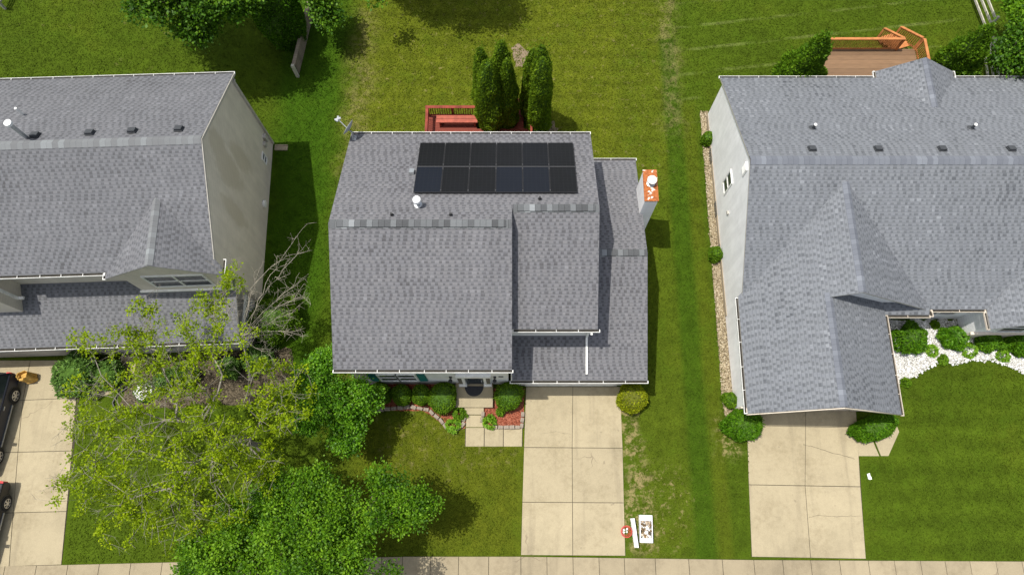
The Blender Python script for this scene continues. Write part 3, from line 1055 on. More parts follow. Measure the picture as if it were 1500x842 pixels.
# ================================================================== MIDDLE HOUSE
E_, R1, R2 = 5.55, 8.14, 7.74
house = thing('house', 'middle grey shingled house with black solar panels and a rusty topped white chimney', 'house', (0, 11.2, 0))
mb = MB()
zr = lambda y: R1 - abs(y - 11.19) * 0.4642
mb.prism([(-7.10, 6.12, 0), (-7.10, 16.42, 0), (-7.10, 16.42, zr(16.42) - 0.12), (-7.10, 11.19, R1 - 0.12), (-7.10, 6.12, zr(6.12) - 0.12)], (6.93, 0, 0))
z2 = lambda y: R2 - (12.05 - y) * 0.469
mb.prism([(-0.168, 7.72, 0), (-0.168, 16.418, 0), (-0.168, 16.418, zr(16.42) - 0.122), (-0.168, 12.05, R2 - 0.122), (-0.168, 7.72, z2(7.72) - 0.122)], (3.55, 0, 0))
zg = lambda y: 4.52 - abs(y - 11.28) * 0.3175
mb.prism([(-0.05, 6.06, 0), (-0.05, 16.58, 0), (-0.05, 16.58, zg(16.58) - 0.12), (-0.05, 11.28, 4.40), (-0.05, 6.06, zg(6.06) - 0.12)], (5.93, 0, 0))
mb.build('wall', M['sid_mid'], house)
mb = MB()
mb.roof([(-7.38, 16.68, E_ + 0.042), (-7.38, 11.19, R1), (0, 11.19, R1), (0, 12.05, R2), (3.6, 12.05, R2), (3.6, 16.68, E_ + 0.042)])
mb.roof([(-7.38, 5.74, E_ + 0.045), (0, 5.74, E_ + 0.045), (0, 11.19, R1), (-7.38, 11.19, R1)])
mb.roof([(0.005, 7.46, 5.588), (3.6, 7.46, 5.588), (3.6, 12.05, R2), (0.005, 12.05, R2)])
mb.roof([(0.0, 5.80, 2.779), (6.10, 5.80, 2.779), (6.10, 11.28, 4.52), (0.0, 11.28, 4.52)])
mb.roof([(0.0, 16.82, 2.775), (6.14, 16.82, 2.775), (6.10, 11.28, 4.52), (0.0, 11.28, 4.52)])
roof = mb.build('roof', [M['sh_mid'], M['fascia']], house)
mb = MB(); mb.ridge((-7.36, 11.19, R1), (-0.02, 11.19, R1), 0.20, (0.464, 0.464), 0.012); mb.build('ridge_cap', M['cap_mid'], roof)
mb = MB(); mb.ridge((0.04, 12.05, R2), (3.58, 12.05, R2), 0.19, (0.469, 0.464), 0.012); mb.build('ridge_cap', M['cap_mid'], roof)
mb = MB(); mb.ridge((3.45, 11.28, 4.52), (6.08, 11.28, 4.52), 0.18, (0.318, 0.318), 0.012); mb.build('ridge_cap', M['cap_mid'], roof)
mb = MB(); mb.ridge((-7.05, 11.19, R1 + 0.05), (-0.25, 11.19, R1 + 0.05), 0.155, (0.40, 0.40), 0.012, 0.05); mb.build('ridge_cap', M['cap_mid'], roof)
mb = MB(); mb.ridge((0.22, 12.05, R2 + 0.05), (3.42, 12.05, R2 + 0.05), 0.15, (0.40, 0.40), 0.012, 0.05); mb.build('ridge_cap', M['cap_mid'], roof)
mb = MB(); mb.ridge((3.55, 11.28, 4.57), (5.95, 11.28, 4.57), 0.145, (0.28, 0.28), 0.012, 0.05); mb.build('ridge_cap', M['cap_mid'], roof)
mb = MB(); gutter(mb, (-7.40, 5.74, E_ + 0.045), (0.05, 5.74, E_ + 0.045), (0, -1, 0)); mb.build('gutter', [M['white'], M['debris']], house)
mb = MB(); gutter(mb, (-7.38, 16.68, E_ + 0.042), (3.62, 16.68, E_ + 0.042), (0, 1, 0)); mb.build('gutter', [M['white'], M['debris']], house)
mb = MB(); gutter(mb, (0.03, 7.46, 5.588), (3.70, 7.46, 5.588), (0, -1, 0)); mb.build('gutter', [M['white'], M['debris']], house)
mb = MB(); gutter(mb, (-0.1, 5.80, 2.779), (6.14, 5.80, 2.779), (0, -1, 0)); mb.build('gutter', [M['white'], M['debris']], house)
mb = MB(); gutter(mb, (3.62, 16.82, 2.775), (6.2, 16.82, 2.775), (0, 1, 0)); mb.build('gutter', [M['white'], M['debris']], house)
mb = MB()   # downspout from the upper gutter, down the wall and along the garage roof
xg = 3.36
mb.obox((xg - 0.05, 7.25, 5.42), (0.09, 0, 0), (0, 0.40, -0.55), (0, 0.07, 0.05))
mb.box(xg - 0.05, xg + 0.04, 7.60, 7.70, zg(7.6) + 0.12, 4.95)
y0, y1 = 7.64, 6.05
mb.obox((xg - 0.05, y0, zg(y0) + 0.03), (0.09, 0, 0), (0.0, y1 - y0, zg(y1) - zg(y0)), (0, 0, 0.08))
mb.build('downspout', M['white'], house)
mb = MB()   # second downspout at the left front corner
mb.box(-7.2, -7.11, 6.02, 6.11, 0.1, 5.3)
mb.build('downspout', M['white'], house)
# windows, shutters, door
window(house, (-5.72, 6.12, 1.85), (1, 0, 0), 0.78, 1.5)
window(house, (-4.86, 6.12, 1.85), (1, 0, 0), 0.78, 1.5)
for x in (-6.42, -4.16):
    mb = MB()
    mb.box(x - 0.19, x + 0.19, 6.075, 6.12, 1.06, 2.66)
    for k in range(16):
        mb.obox((x - 0.15, 6.06, 1.12 + k * 0.093), (0.30, 0, 0), (0, 0.013, 0.0), (0, 0.012, 0.05))
    mb.build('shutter', M['teal'], house)
mb = MB()
mb.box(-2.17, -1.36, 6.06, 6.12, 0.33, 2.36)
dr = mb.build('door', M['doorblue'], house)
mb = MB(); mb.box(-2.05, -1.48, 6.035, 6.058, 0.50, 2.22); mb.build('pane', M['glass'], dr)
mb = MB(); mb.box(-1.45, -1.41, 5.98, 6.06, 1.28, 1.36); mb.build('handle', M['galv'], dr)
mb = MB()
for x0, x1 in ((-2.52, -2.20), (-1.33, -1.01)):
    mb.box(x0, x1, 5.99, 6.12, 0.33, 2.46)
    mb.box(x0 - 0.03, x1 + 0.03, 5.93, 6.118, 0.33, 0.52)
mb.box(-2.56, -0.97, 5.95, 6.118, 2.463, 2.72)
mb.build('door_surround', M['white'], house)
for x in (-2.42, -1.11):
    mb = MB(); mb.box(x - 0.09, x + 0.09, 5.972, 5.988, 0.9, 2.3); mb.build('side_light', M['glass'], house)
for x in (-2.84, -0.80):
    mb = MB()
    mb.box(x - 0.06, x + 0.06, 6.06, 6.12, 1.85, 2.10)
    mb.tube((x, 6.06, 2.02), (x, 5.93, 2.06), 0.015, seg=6)
    mb.lathe([(0.03, 0), (0.07, 0.03), (0.085, 0.2), (0.10, 0.21), (0.02, 0.29)], (x, 5.92, 1.80), seg=8)
    mb.build('wall_lamp', M['dark'], house)
mb = MB(); mb.box(-0.62, -0.40, 6.09, 6.12, 2.0, 2.12); mb.build('house_number_plate', M['dark'], house)
# garage door
mb = MB()
mb.box(0.62, 5.10, 6.02, 6.06, 0.03, 2.16)
for k in range(4):
    for q in range(8):
        mb.box(0.70 + q * 0.55, 1.15 + q * 0.55, 6.005, 6.02, 0.12 + k * 0.53, 0.50 + k * 0.53)
mb.build('garage_door', M['white'], house)
# porch slab with step
mb = MB()
mb.box(-2.74, -0.92, 4.95, 6.12, -0.05, 0.32)
mb.box(-2.28, -1.36, 4.63, 4.95, -0.05, 0.17)
mb.build('porch_step', M['concrete'], house, bevel=0.012)
# chimney chase with rusty cap
mb = MB()
mb.box(5.98, 6.56, 13.47, 14.97, 0, 5.28)
ch = mb.build('chimney', M['sid_right'], house)
mb = MB()
mb.box(5.95, 6.59, 13.44, 15.0, 5.26, 5.33)
mb.build('chimney_cap', M['rust'], ch)
mb = MB()
mb.lathe([(0.20, 0), (0.20, 0.03), (0.13, 0.05), (0.13, 0.26), (0.20, 0.27), (0.205, 0.30)], (6.28, 14.32, 5.33), seg=18)
mb.build('flue', M['galv'], ch)
mb = MB()
mb.lathe([(0.215, 0), (0.215, 0.05), (0.16, 0.09), (0.02, 0.11)], (6.28, 14.32, 5.64), seg=18)
mb.build('flue_cap', M['white'], ch)
# roof vents
zrear = lambda y: R1 - (y - 11.19) * 0.4642
mb = MB()
x, y = -3.86, 12.18
mb.lathe([(0.22, -0.02), (0.16, 0.10), (0.085, 0.12), (0.085, 0.42)], (x, y, zrear(y)), seg=16)
v_ = mb.build('vent_pipe', M['galv'], house)
mb = MB()
mb.lathe([(0.16, 0.40), (0.17, 0.43), (0.17, 0.56), (0.15, 0.60), (0.02, 0.62)], (x, y, zrear(y)), seg=16)
mb.build('vent_hood', M['steelw'], v_)
for x, y in ((-4.88, 11.62), (-2.49, 11.62), (1.15, 12.52)):
    mb = MB()
    mb.lathe([(0.10, -0.03), (0.05, 0.04), (0.045, 0.24)], (x, y, zrear(y)), seg=10)
    mb.build('vent_pipe', M['dark'], house)
mb = MB()
mb.obox((-4.42, 13.98, zrear(13.98) + 0.01), (0.20, 0, 0), (0, 0.24, -0.11), (0, 0.05, 0.13))
mb.build('junction_box', M['galv'], house)
# solar panels: two rows of six, on rails
sd = Vector((0, 1, -0.4642)).normalized(); sn = Vector((0, 0.4642, 1)).normalized(); sx_ = Vector((1, 0, 0))
o0 = Vector((-4.12, 12.79, zrear(12.79))) + sn * 0.13
PW, PH = 1.128, 1.70
mb = MB()
for r in range(2):
    for q in (0.35, 1.35):
        mb.obox(o0 + sd * (r * (PH + 0.035) + q) - sn * 0.115 - sx_ * 0.03, sx_ * (6 * (PW + 0.018) + 0.05), sd * 0.04, sn * 0.075)
for r in range(2):
    for q in range(1, 6):
        for w_ in (0.10, PH - 0.14):
            mb.obox(o0 + sx_ * (q * (PW + 0.018) - 0.030) + sd * (r * (PH + 0.035) + w_) - sn * 0.03, sx_ * 0.042, sd * 0.05, sn * 0.040)
mb.obox(o0 + sd * (PH + 0.004) - sn * 0.03, sx_ * (6 * (PW + 0.018)), sd * 0.027, sn * 0.033)
mb.build('mounting_rail', M['railmetal'], house)
for r in range(2):
    for q in range(6):
        c = o0 + sx_ * (q * (PW + 0.018)) + sd * (r * (PH + 0.035))
        mb = MB()
        a, b = sx_ * PW, sd * PH
        mb.face([c, c + b, c + a + b, c + a][::-1], 0, [(0, 0), (0, 1), (1, 1), (1, 0)][::-1])
        pn = mb.build('solar_panel', M['cells'], house)
        mb = MB()
        f_ = 0.016
        mb.obox(c - sn * 0.035, a, sd * f_, sn * 0.038)
        mb.obox(c + b - sd * f_ - sn * 0.035, a, sd * f_, sn * 0.038)
        mb.obox(c + sd * f_ - sn * 0.035, sx_ * f_, b - sd * 2 * f_, sn * 0.037)
        mb.obox(c + a - sx_ * f_ + sd * f_ - sn * 0.035, sx_ * f_, b - sd * 2 * f_, sn * 0.037)
        mb.build('frame', M['dark'], pn)
# satellite dish on the rear left corner
bx_, by_ = -7.18, 16.35
zb = zrear(by_)
mb = MB()
mb.box(bx_ - 0.10, bx_ + 0.10, by_ - 0.14, by_ + 0.14, zb - 0.05, zb + 0.05)
mb.tube((bx_, by_, zb), (bx_ - 0.02, by_ + 0.08, zb + 0.55), 0.03, seg=8)
sdish = mb.build('satellite_dish', M['galv'], house)
mb = MB()
dc = Vector((bx_ - 0.06, by_ + 0.13, zb + 0.66))
ax = Vector((-0.80, 0.42, 0.36)).normalized()
prof = [(0.02, 0.0), (0.16, 0.018), (0.30, 0.065), (0.38, 0.105), (0.385, 0.115), (0.36, 0.106), (0.28, 0.07), (0.14, 0.028), (0.02, 0.012)]
mb.lathe(prof, dc, ax, 24)
mb.build('reflector', M['dish'], sdish, smooth=True)
mb = MB()
lo = dc + Vector((-0.10, -0.02, -0.30))
fp = dc + ax * 0.62 + Vector((0.0, 0.05, 0.05))
mb.tube(dc + Vector((-0.02, 0.0, -0.30)), fp, 0.022, seg=6)
mb.tube(fp - Vector((0.13, 0.05, 0)), fp + Vector((0.13, 0.05, 0)), 0.055, seg=8)
mb.tube(fp - Vector((0.02, 0.13, 0)), fp + Vector((0.02, 0.13, 0.02)), 0.05, seg=8)
mb.build('feed_arm', M['dish'], sdish)

# ------------------------------------------------ red deck behind
deck = thing('deck', 'red stained wooden deck with railing behind the middle house', 'deck', (-2.0, 18.0, 0))
mb = MB()
mb.box(-4.55, -1.9, 16.5, 20.75, 0.36, 0.50)
mb.box(-1.9, 1.05, 16.5, 19.9, 0.36, 0.497)
mb.box(-0.42, 0.62, 19.9, 21.2, 0.30, 0.46)
mb.build('deck_floor', M['deckred'], deck)
mb = MB()
for x in (-4.50, -3.2, -1.95): mb.box(x - 0.05, x + 0.05, 20.62, 20.72, 0.0, 1.42)
mb.box(-4.60, -1.85, 20.58, 20.74, 1.42, 1.46)
mb.box(-4.50, -1.95, 20.64, 20.68, 0.62, 0.70)
for k in range(20): mb.box(-4.38 + k * 0.125, -4.345 + k * 0.125, 20.645, 20.68, 0.70, 1.42)
mb.box(-4.58, -4.44, 16.6, 20.575, 1.42, 1.458)
for k in range(30): mb.box(-4.53, -4.495, 16.8 + k * 0.125, 16.835 + k * 0.125, 0.62, 1.42)
for y in (16.7, 18.7): mb.box(-4.56, -4.46, y - 0.05, y + 0.05, 0, 1.418)
mb.build('railing', M['redwood'], deck)
mb = MB()
mb.box(0.95, 1.08, 19.75, 19.88, 0, 1.52)
mb.box(0.96, 1.07, 16.7, 19.74, 1.40, 1.44)
for k in range(22): mb.box(1.0, 1.035, 16.9 + k * 0.125, 16.935 + k * 0.125, 0.55, 1.40)
mb.build('railing', M['redwood'], deck)
mb = MB()
for k in range(3):
    mb.box(-0.42, 0.62, 21.2 + k * 0.28, 21.47 + k * 0.28, 0.20 - k * 0.13, 0.32 - k * 0.13)
mb.build('stair', M['deckred'], deck)
bench = thing('bench', 'faded red plank bench standing on the red deck along its railing', 'bench', (-3.0, 20.2, 0.5))
mb = MB()
mb.box(-4.05, -1.85, 19.98, 20.20, 0.97, 1.01)
mb.box(-4.05, -1.85, 20.215, 20.42, 0.97, 1.012)
mb.build('seat', M['redbench'], bench)
for x in (-3.85, -2.0):
    mb = MB(); mb.box(x - 0.045, x + 0.045, 20.02, 20.38, 0.5, 0.97); mb.build('leg', M['redwood'], bench)

mat_ = MB()
pts = [(-1.83 + 0.46 * math.cos(math.pi * (1 + k / 16)), 5.97 + 0.50 * math.sin(math.pi * (1 + k / 16)), 0.322) for k in range(17)]
mat_.prism(pts, (0, 0, 0.014))
o = mat_.build('door_mat', M['mat'], base=(-1.83, 5.8, 0.32))
tag(o, 'black half round rubber mat on the porch before the front door', 'door mat')

# ================================================================== LEFT HOUSE (local frame: ridge end at the origin)
lh = thing('house', 'taupe sided house on the left with a gabled dormer over its porch roof', 'house', (-12.78, 14.75, 0), math.radians(1.96))
RZ, EZ = 8.6, 6.1
sl = (RZ - EZ) / 4.8
zl = lambda y: RZ - abs(y) * sl
mb = MB()
mb.prism([(-0.06, -4.45, 0), (-0.06, 4.5, 0), (-0.06, 4.5, zl(4.5) - 0.12), (-0.06, 0, RZ - 0.12), (-0.06, -4.45, zl(4.45) - 0.12)], (-13.6, 0, 0))
# dormer walls and the garage under the lower roof
mb.prism([(-4.15, -4.88, 2.9), (-0.065, -4.88, 2.9), (-0.065, -4.88, 5.98), (-2.1, -4.88, 7.28), (-4.15, -4.88, 5.98)], (0, 0.6, 0))
mb.box(-13.6, -8.3, -6.84, -4.452, 0, 2.72)
mb.box(-13.6, -9.62, -5.6, -4.455, 3.0, 6.0)
mb.build('wall', M['sid_left'], lh, True)
mb = MB()
mb.roof([(-14, 0, RZ), (0, 0, RZ), (0, 4.8, EZ), (-14, 4.8, EZ)])
mb.roof([(-14, 0, RZ), (-14, -4.8, EZ), (0, -4.8, EZ), (0, 0, RZ)])
mb.roof([(-2.1, -5.08, 7.52), (-4.58, -5.08, 6.07), (-4.58, -4.75, 6.07), (-2.1, -1.95, 7.52)])
mb.roof([(-2.1, -5.08, 7.52), (0.32, -5.08, 6.09), (0.32, -4.72, 6.09), (-2.1, -1.95, 7.52)])
mb.roof([(-14, -7.12, 2.75), (0.05, -7.12, 2.75), (0.05, -4.46, 3.95), (-14, -4.46, 3.95)])
lroof = mb.build('roof', [M['sh_left'], M['fascia']], lh, True)
mb = MB(); mb.ridge((-14, 0, RZ), (0, 0, RZ), 0.20, (sl, sl), 0.02); mb.build('ridge_cap', M['cap_left'], lroof, True)
mb = MB(); mb.ridge((-2.1, -5.06, 7.52), (-2.1, -2.1, 7.52), 0.17, (0.585, 0.585), 0.02); mb.build('ridge_cap', M['cap_left'], lroof, True)
mb = MB(); gutter(mb, (-14, 4.8, EZ), (0.05, 4.8, EZ), (0, 1, 0)); mb.build('gutter', [M['white'], M['debris']], lh, True)
mb = MB(); gutter(mb, (-9.2, -4.8, EZ), (-4.62, -4.8, EZ), (0, -1, 0)); mb.build('gutter', [M['white'], M['debris']], lh, True)
mb = MB(); gutter(mb, (-4.58, -5.10, 6.07), (-4.58, -4.78, 6.07), (-1, 0, 0)); mb.build('gutter', [M['white'], M['debris']], lh, True)
mb = MB(); gutter(mb, (0.32, -5.10, 6.08), (0.32, -4.35, 6.08), (1, 0, 0)); mb.build('gutter', [M['white'], M['debris']], lh, True)
mb = MB(); gutter(mb, (-14, -7.12, 2.75), (0.08, -7.12, 2.75), (0, -1, 0)); mb.build('gutter', [M['white'], M['debris']], lh, True)
mb = MB()
mb.box(-9.615, -9.50, -5.2, -5.08, 4.0, 5.9); mb.box(-9.50, -9.28, -5.2, -5.08, 4.0, 4.1)
mb.build('downspout', M['white'], lh, True)
mb = MB()
mb.box(-0.06, 0.04, 4.42, 4.52, 0.15, 6.0)
mb.box(-0.06, 0.03, 4.5, 4.62, 5.85, 5.95)
mb.build('downspout', M['fascia'], lh, True)
window(lh, (-1.95, -4.88, 5.0), (1, 0, 0), 2.5, 1.35, True, horizontal=True, fr=0.08)
mb = MB()   # trim where the dormer wall meets the lower roof
mb.box(-4.22, 0.0, -4.98, -4.885, 3.72, 3.84)
mb.build('trim', M['white'], lh, True)
mb = MB()   # garage door
mb.box(-13.4, -8.6, -6.88, -6.84, 0.02, 2.2)
for k in range(4): mb.box(-13.3, -8.7, -6.892, -6.882, 0.08 + k * 0.53, 0.54 + k * 0.53)
mb.build('garage_door', M['fascia'], lh, True)
mb = MB()   # porch floor, beam and posts
mb.box(-8.28, -0.2, -6.9, -4.47, -0.05, 0.50)
mb.box(-8.28, 0.0, -6.98, -6.80, 2.40, 2.64)
mb.build('porch', M['fascia'], lh, True)
for x in (-0.31, -4.2):
    mb = MB(); mb.box(x - 0.07, x + 0.07, -6.94, -6.80, 0.50, 2.40); mb.build('porch_post', M['white'], lh, True)
mb = MB()
mb.box(-0.36, -0.26, -6.78, -4.50, 1.50, 1.57); mb.box(-0.34, -0.28, -6.78, -4.50, 0.62, 0.68)
for k in range(16): mb.box(-0.335, -0.285, -6.70 + k * 0.142, -6.65 + k * 0.142, 0.68, 1.50)
mb.build('porch_railing', M['white'], lh, True)
mb = MB()   # meter and hose fittings on the gable wall
mb.box(-0.06, 0.10, 3.95, 4.2, 1.2, 1.65); mb.box(-0.06, 0.08, 3.6, 3.8, 1.25, 1.55)
mb.build('utility_meter', M['fascia'], lh, True)
mb = MB()
mb.lathe([(0.05, 0.0), (0.20, 0.02), (0.20, 0.12), (0.05, 0.14)], (-0.06, 0.6, 0.8), (1, 0, 0), 14)
mb.build('hose_reel', M['white'], lh, True)
window(lh, (-0.06, 3.0, 1.2), (0, 1, 0), 0.35, 0.6, True, fr=0.05)
for x, y in ((-4.76, 0.55), (-3.02, 0.60), (-1.10, 0.63), (-7.0, 0.50)):
    mb = MB()
    z0 = zl(y)
    mb.obox((x - 0.15, y - 0.10, z0 + 0.05), (0.30, 0, 0), (0, 0.25, -0.12), (0, 0.02, 0.15))
    mb.obox((x - 0.18, y - 0.14, z0 + 0.12), (0.36, 0, 0), (0, 0.33, -0.17), (0, 0, 0.012))
    mb.build('roof_vent', M['ventm'], lh, True)
mb = MB()
mb.tube((-7.3, 0.40, zl(0.4) - 0.1), (-7.3, 0.40, 9.55), 0.085, seg=12)
v_ = mb.build('vent_pipe', M['galv'], lh, True)
mb = MB(); mb.lathe([(0.12, 9.45), (0.15, 9.48), (0.15, 9.60), (0.03, 9.65)], (-7.3, 0.40, 0), seg=16); mb.build('vent_hood', M['steelw'], v_, True)
mb = MB(); mb.tube((-8.30, 2.05, zl(2.05) - 0.1), (-8.30, 2.05, zl(2.05) + 0.50), 0.055, seg=10); mb.build('vent_pipe', M['white'], lh, True)
mb = MB()   # corner boards and rake boards
mb.obox((0.0, 4.8, EZ - 0.16), (0, -4.8, RZ - EZ), (0.035, 0, 0), (0, 0, 0.14))
mb.obox((0.0, -4.8, EZ - 0.16), (0, 4.8, RZ - EZ), (0.035, 0, 0), (0, 0, 0.14))
mb.build('rake_board', M['fascia'], lh, True)

# ================================================================== RIGHT HOUSE
rh = thing('house', 'pale house on the right with a front gabled garage and white gravel by its entrance', 'house', (18.0, 14.0, 0))
FE, RR, RE = 2.75, 6.0, 3.1
fs = (RR - FE) / (15.17 - 9.13); bs = (RR - RE) / (21.34 - 15.17)
zf = lambda y: RR - (15.17 - y) * fs if y < 15.17 else RR - (y - 15.17) * bs
gs = 0.58
X0 = 10.66
mb = MB()
mb.prism([(10.73, 9.42, 0), (10.73, 20.95, 0), (10.73, 20.95, zf(20.95) - 0.12), (10.73, 15.17, RR - 0.12), (10.73, 9.42, zf(9.42) - 0.12)], (16.9, 0, 0))
# garage under its own gable
mb.prism([(10.732, 4.88, 0), (16.92, 4.88, 0), (16.92, 4.88, 2.95), (13.85, 4.88, 4.75), (10.732, 4.88, 2.95)], (0, 4.6, 0))
# gable wall above the garage roof
mb.prism([(12.5, 9.40, 0), (19.0, 9.40, 0), (19.0, 9.40, 2.82), (15.02, 9.40, 5.45), (12.5, 9.40, 3.95)], (0, 0.5, 0))
# front bay at the right
mb.prism([(22.35, 8.50, 0), (27.6, 8.50, 0), (27.6, 8.50, 3.9), (26.0, 8.50, 4.85), (22.35, 8.50, 2.75)], (0, 1.0, 0))
mb.build('wall', M['sid_right'], rh)
mb = MB()
mb.roof([(X0, 15.17, RR), (27.9, 15.17, RR), (27.9, 9.13, FE), (19.36, 9.13, FE), (15.02, 14.38, zf(14.38)), (X0, 9.55, zf(9.55))])
mb.roof([(X0, 15.17, RR), (X0, 21.34, RE), (27.9, 21.34, RE), (27.9, 15.17, RR)])
lz = lambda x: 2.95 + gs * (x - 10.5)
mb.roof([(10.42, 4.30, lz(10.42)), (13.85, 4.30, lz(13.85)), (13.85, 9.08, lz(13.85)), (15.02, 9.08, lz(15.02)), (15.02, 14.40, lz(15.02)), (10.5, 9.70, lz(10.5))])
mb.roof([(13.85, 4.30, lz(13.85)), (17.2, 4.24, 2.95), (17.2, 9.45, 2.95), (13.85, 9.45, lz(13.85))])
mb.roof([(15.02, 9.08, lz(15.02)), (19.36, 9.08, 2.76), (19.36, 9.16, 2.76), (15.02, 14.40, lz(15.02))])
mb.roof([(17.15, 8.86, 2.76), (19.34, 8.86, 2.76), (19.34, 9.42, 3.02), (17.15, 9.42, 3.02)])
mb.roof([(22.05, 8.18, 2.75), (26.0, 8.18, 5.04), (26.0, 13.45, 5.04), (22.05, 9.10, 2.75)])
mb.roof([(26.0, 8.18, 5.04), (29.5, 8.18, 3.0), (29.5, 9.4, 3.0), (26.0, 13.45, 5.04)])
mb.roof([(20.6, 21.72, 4.28), (18.66, 21.72, 3.10), (18.66, 21.30, 3.10), (20.6, 18.75, 4.28)])
mb.roof([(20.6, 21.72, 4.28), (22.62, 21.72, 3.10), (22.62, 21.30, 3.10), (20.6, 18.75, 4.28)])
rroof = mb.build('roof', [M['sh_right'], M['fascia']], rh)
mb = MB(); mb.ridge((X0, 15.17, RR), (27.9, 15.17, RR), 0.21, (fs, bs), 0.02); mb.build('ridge_cap', M['cap_right'], rroof)
mb = MB(); mb.ridge((13.85, 4.32, lz(13.85)), (13.85, 9.3, lz(13.85)), 0.17, (gs, gs), 0.02); mb.build('ridge_cap', M['cap_right'], rroof)
mb = MB(); mb.ridge((15.02, 9.12, lz(15.02)), (15.02, 14.3, lz(15.02)), 0.17, (0.645, gs), 0.02); mb.build('ridge_cap', M['cap_right'], rroof)
mb = MB(); mb.ridge((20.6, 18.9, 4.28), (20.6, 21.70, 4.28), 0.16, (0.6, 0.6), 0.02); mb.build('ridge_cap', M['cap_right'], rroof)
mb = MB(); mb.ridge((26, 8.2, 5.04), (26, 13.3, 5.04), 0.16, (gs, gs), 0.02); mb.build('ridge_cap', M['cap_right'], rroof)
mb = MB(); gutter(mb, (X0 - 0.05, 21.34, RE), (18.55, 21.34, RE), (0, 1, 0)); mb.build('gutter', [M['white'], M['debris']], rh)
mb = MB(); gutter(mb, (22.7, 21.34, RE), (27.9, 21.34, RE), (0, 1, 0)); mb.build('gutter', [M['white'], M['debris']], rh)
mb = MB(); gutter(mb, (18.66, 21.25, 3.10), (18.66, 21.75, 3.10), (-1, 0, 0)); mb.build('gutter', [M['white'], M['debris']], rh)
mb = MB(); gutter(mb, (22.62, 21.25, 3.10), (22.62, 21.75, 3.10), (1, 0, 0)); mb.build('gutter', [M['white'], M['debris']], rh)
mb = MB(); gutter(mb, (10.42, 4.30, lz(10.42)), (10.5, 9.65, lz(10.5)), (-1, 0, 0)); mb.build('gutter', [M['white'], M['debris']], rh)
mb = MB(); gutter(mb, (17.2, 4.20, 2.95), (17.2, 8.80, 2.95), (1, 0, 0)); mb.build('gutter', [M['beige'], M['debris']], rh)
mb = MB(); gutter(mb, (17.36, 8.86, 2.76), (19.40, 8.86, 2.76), (0, -1, 0)); mb.build('gutter', [M['beige'], M['debris']], rh)
mb = MB(); gutter(mb, (19.42, 8.78, 2.76), (19.42, 9.10, 2.76), (1, 0, 0)); mb.build('gutter', [M['beige'], M['debris']], rh)
mb = MB(); gutter(mb, (19.50, 9.13, FE), (22.02, 9.13, FE), (0, -1, 0)); mb.build('gutter', [M['beige'], M['debris']], rh)
mb = MB(); gutter(mb, (22.05, 8.16, 2.75), (22.05, 9.0, 2.75), (-1, 0, 0)); mb.build('gutter', [M['beige'], M['debris']], rh)
mb = MB()
mb.obox((10.42, 4.28, lz(10.42) - 0.20), (3.43, 0, lz(13.85) - lz(10.42)), (0, -0.03, 0), (0, 0, 0.17))
mb.obox((13.85, 4.28, lz(13.85) - 0.20), (3.35, 0, -1.94), (0, -0.03, 0), (0, 0, 0.17))
mb.box(10.40, 10.48, 4.30, 4.55, 2.70, 2.86)
mb.build('rake_board', M['beige'], rh)
mb = MB()   # brick wainscot and corner return at the garage front
mb.box(16.3, 16.98, 4.80, 4.878, 0, 1.1); mb.build('wainscot', M['beige'], rh)
mb = MB(); mb.box(10.72, 11.6, 4.80, 4.878, 0, 1.1); mb.build('wainscot', M['beige'], rh)
mb = MB(); mb.box(22.30, 27.6, 8.40, 8.498, 0, 0.9); mb.box(22.26, 27.6, 8.36, 8.497, 0.9, 0.98)
mb.build('wainscot', M['beige'], rh)
mb = MB()
mb.box(11.75, 16.2, 4.83, 4.878, 0.03, 2.2)
for k in range(4):
    for q in range(8): mb.box(11.83 + q * 0.545, 12.28 + q * 0.545, 4.815, 4.83, 0.12 + k * 0.53, 0.50 + k * 0.53)
mb.build('garage_door', M['beige'], rh)
window(rh, (20.75, 9.42, 1.65), (1, 0, 0), 1.6, 1.3, horizontal=True)
window(rh, (24.6, 8.50, 1.85), (1, 0, 0), 2.6, 1.4, horizontal=True)
window(rh, (10.73, 15.75, 2.45), (0, -1, 0), 0.62, 1.25, fr=0.08)
mb = MB()   # gable vent
mb.box(10.66, 10.73, 14.95, 15.40, 4.75, 5.35)
for k in range(6): mb.obox((10.64, 15.0, 4.80 + k * 0.09), (0.02, 0, 0.03), (0, 0.35, 0), (0, 0, 0.03))
mb.build('gable_vent', M['white'], rh)
mb = MB()   # darker foundation band with basement window wells
mb.box(10.69, 10.728, 9.5, 20.9, 0.0, 0.32)
mb.build('foundation', M['blocky'], rh)
for y in (18.4, 15.3, 12.9):
    mb = MB(); mb.box(10.66, 10.69, y - 0.4, y + 0.4, 0.03, 0.36); mb.build('basement_window', M['glass'], rh)
mb = MB(); mb.box(10.64, 10.73, 14.2, 14.36, 2.0, 2.16); mb.build('dryer_vent', M['fascia'], rh)
for x in (13.61, 16.61, 19.51, 22.64):
    mb = MB()
    y = 15.82; z0 = zf(y)
    mb.obox((x - 0.15, y - 0.10, z0 + 0.05), (0.30, 0, 0), (0, 0.25, -0.11), (0, 0.02, 0.14))
    mb.obox((x - 0.18, y - 0.13, z0 + 0.11), (0.36, 0, 0), (0, 0.32, -0.15), (0, 0, 0.012))
    mb.build('roof_vent', M['ventm'], rh)
for x in (14.10, 21.55):
    mb = MB()
    y = 17.3
    mb.lathe([(0.20, -0.05), (0.10, 0.05), (0.065, 0.08), (0.06, 0.36)], (x, y, zf(y)), seg=12)
    v_ = mb.build('vent_pipe', M['ventm'], rh)
    mb = MB(); mb.lathe([(0.068, 0.34), (0.075, 0.38)], (x, y, zf(y)), seg=12); mb.build('pipe_rim', M['white'], v_)

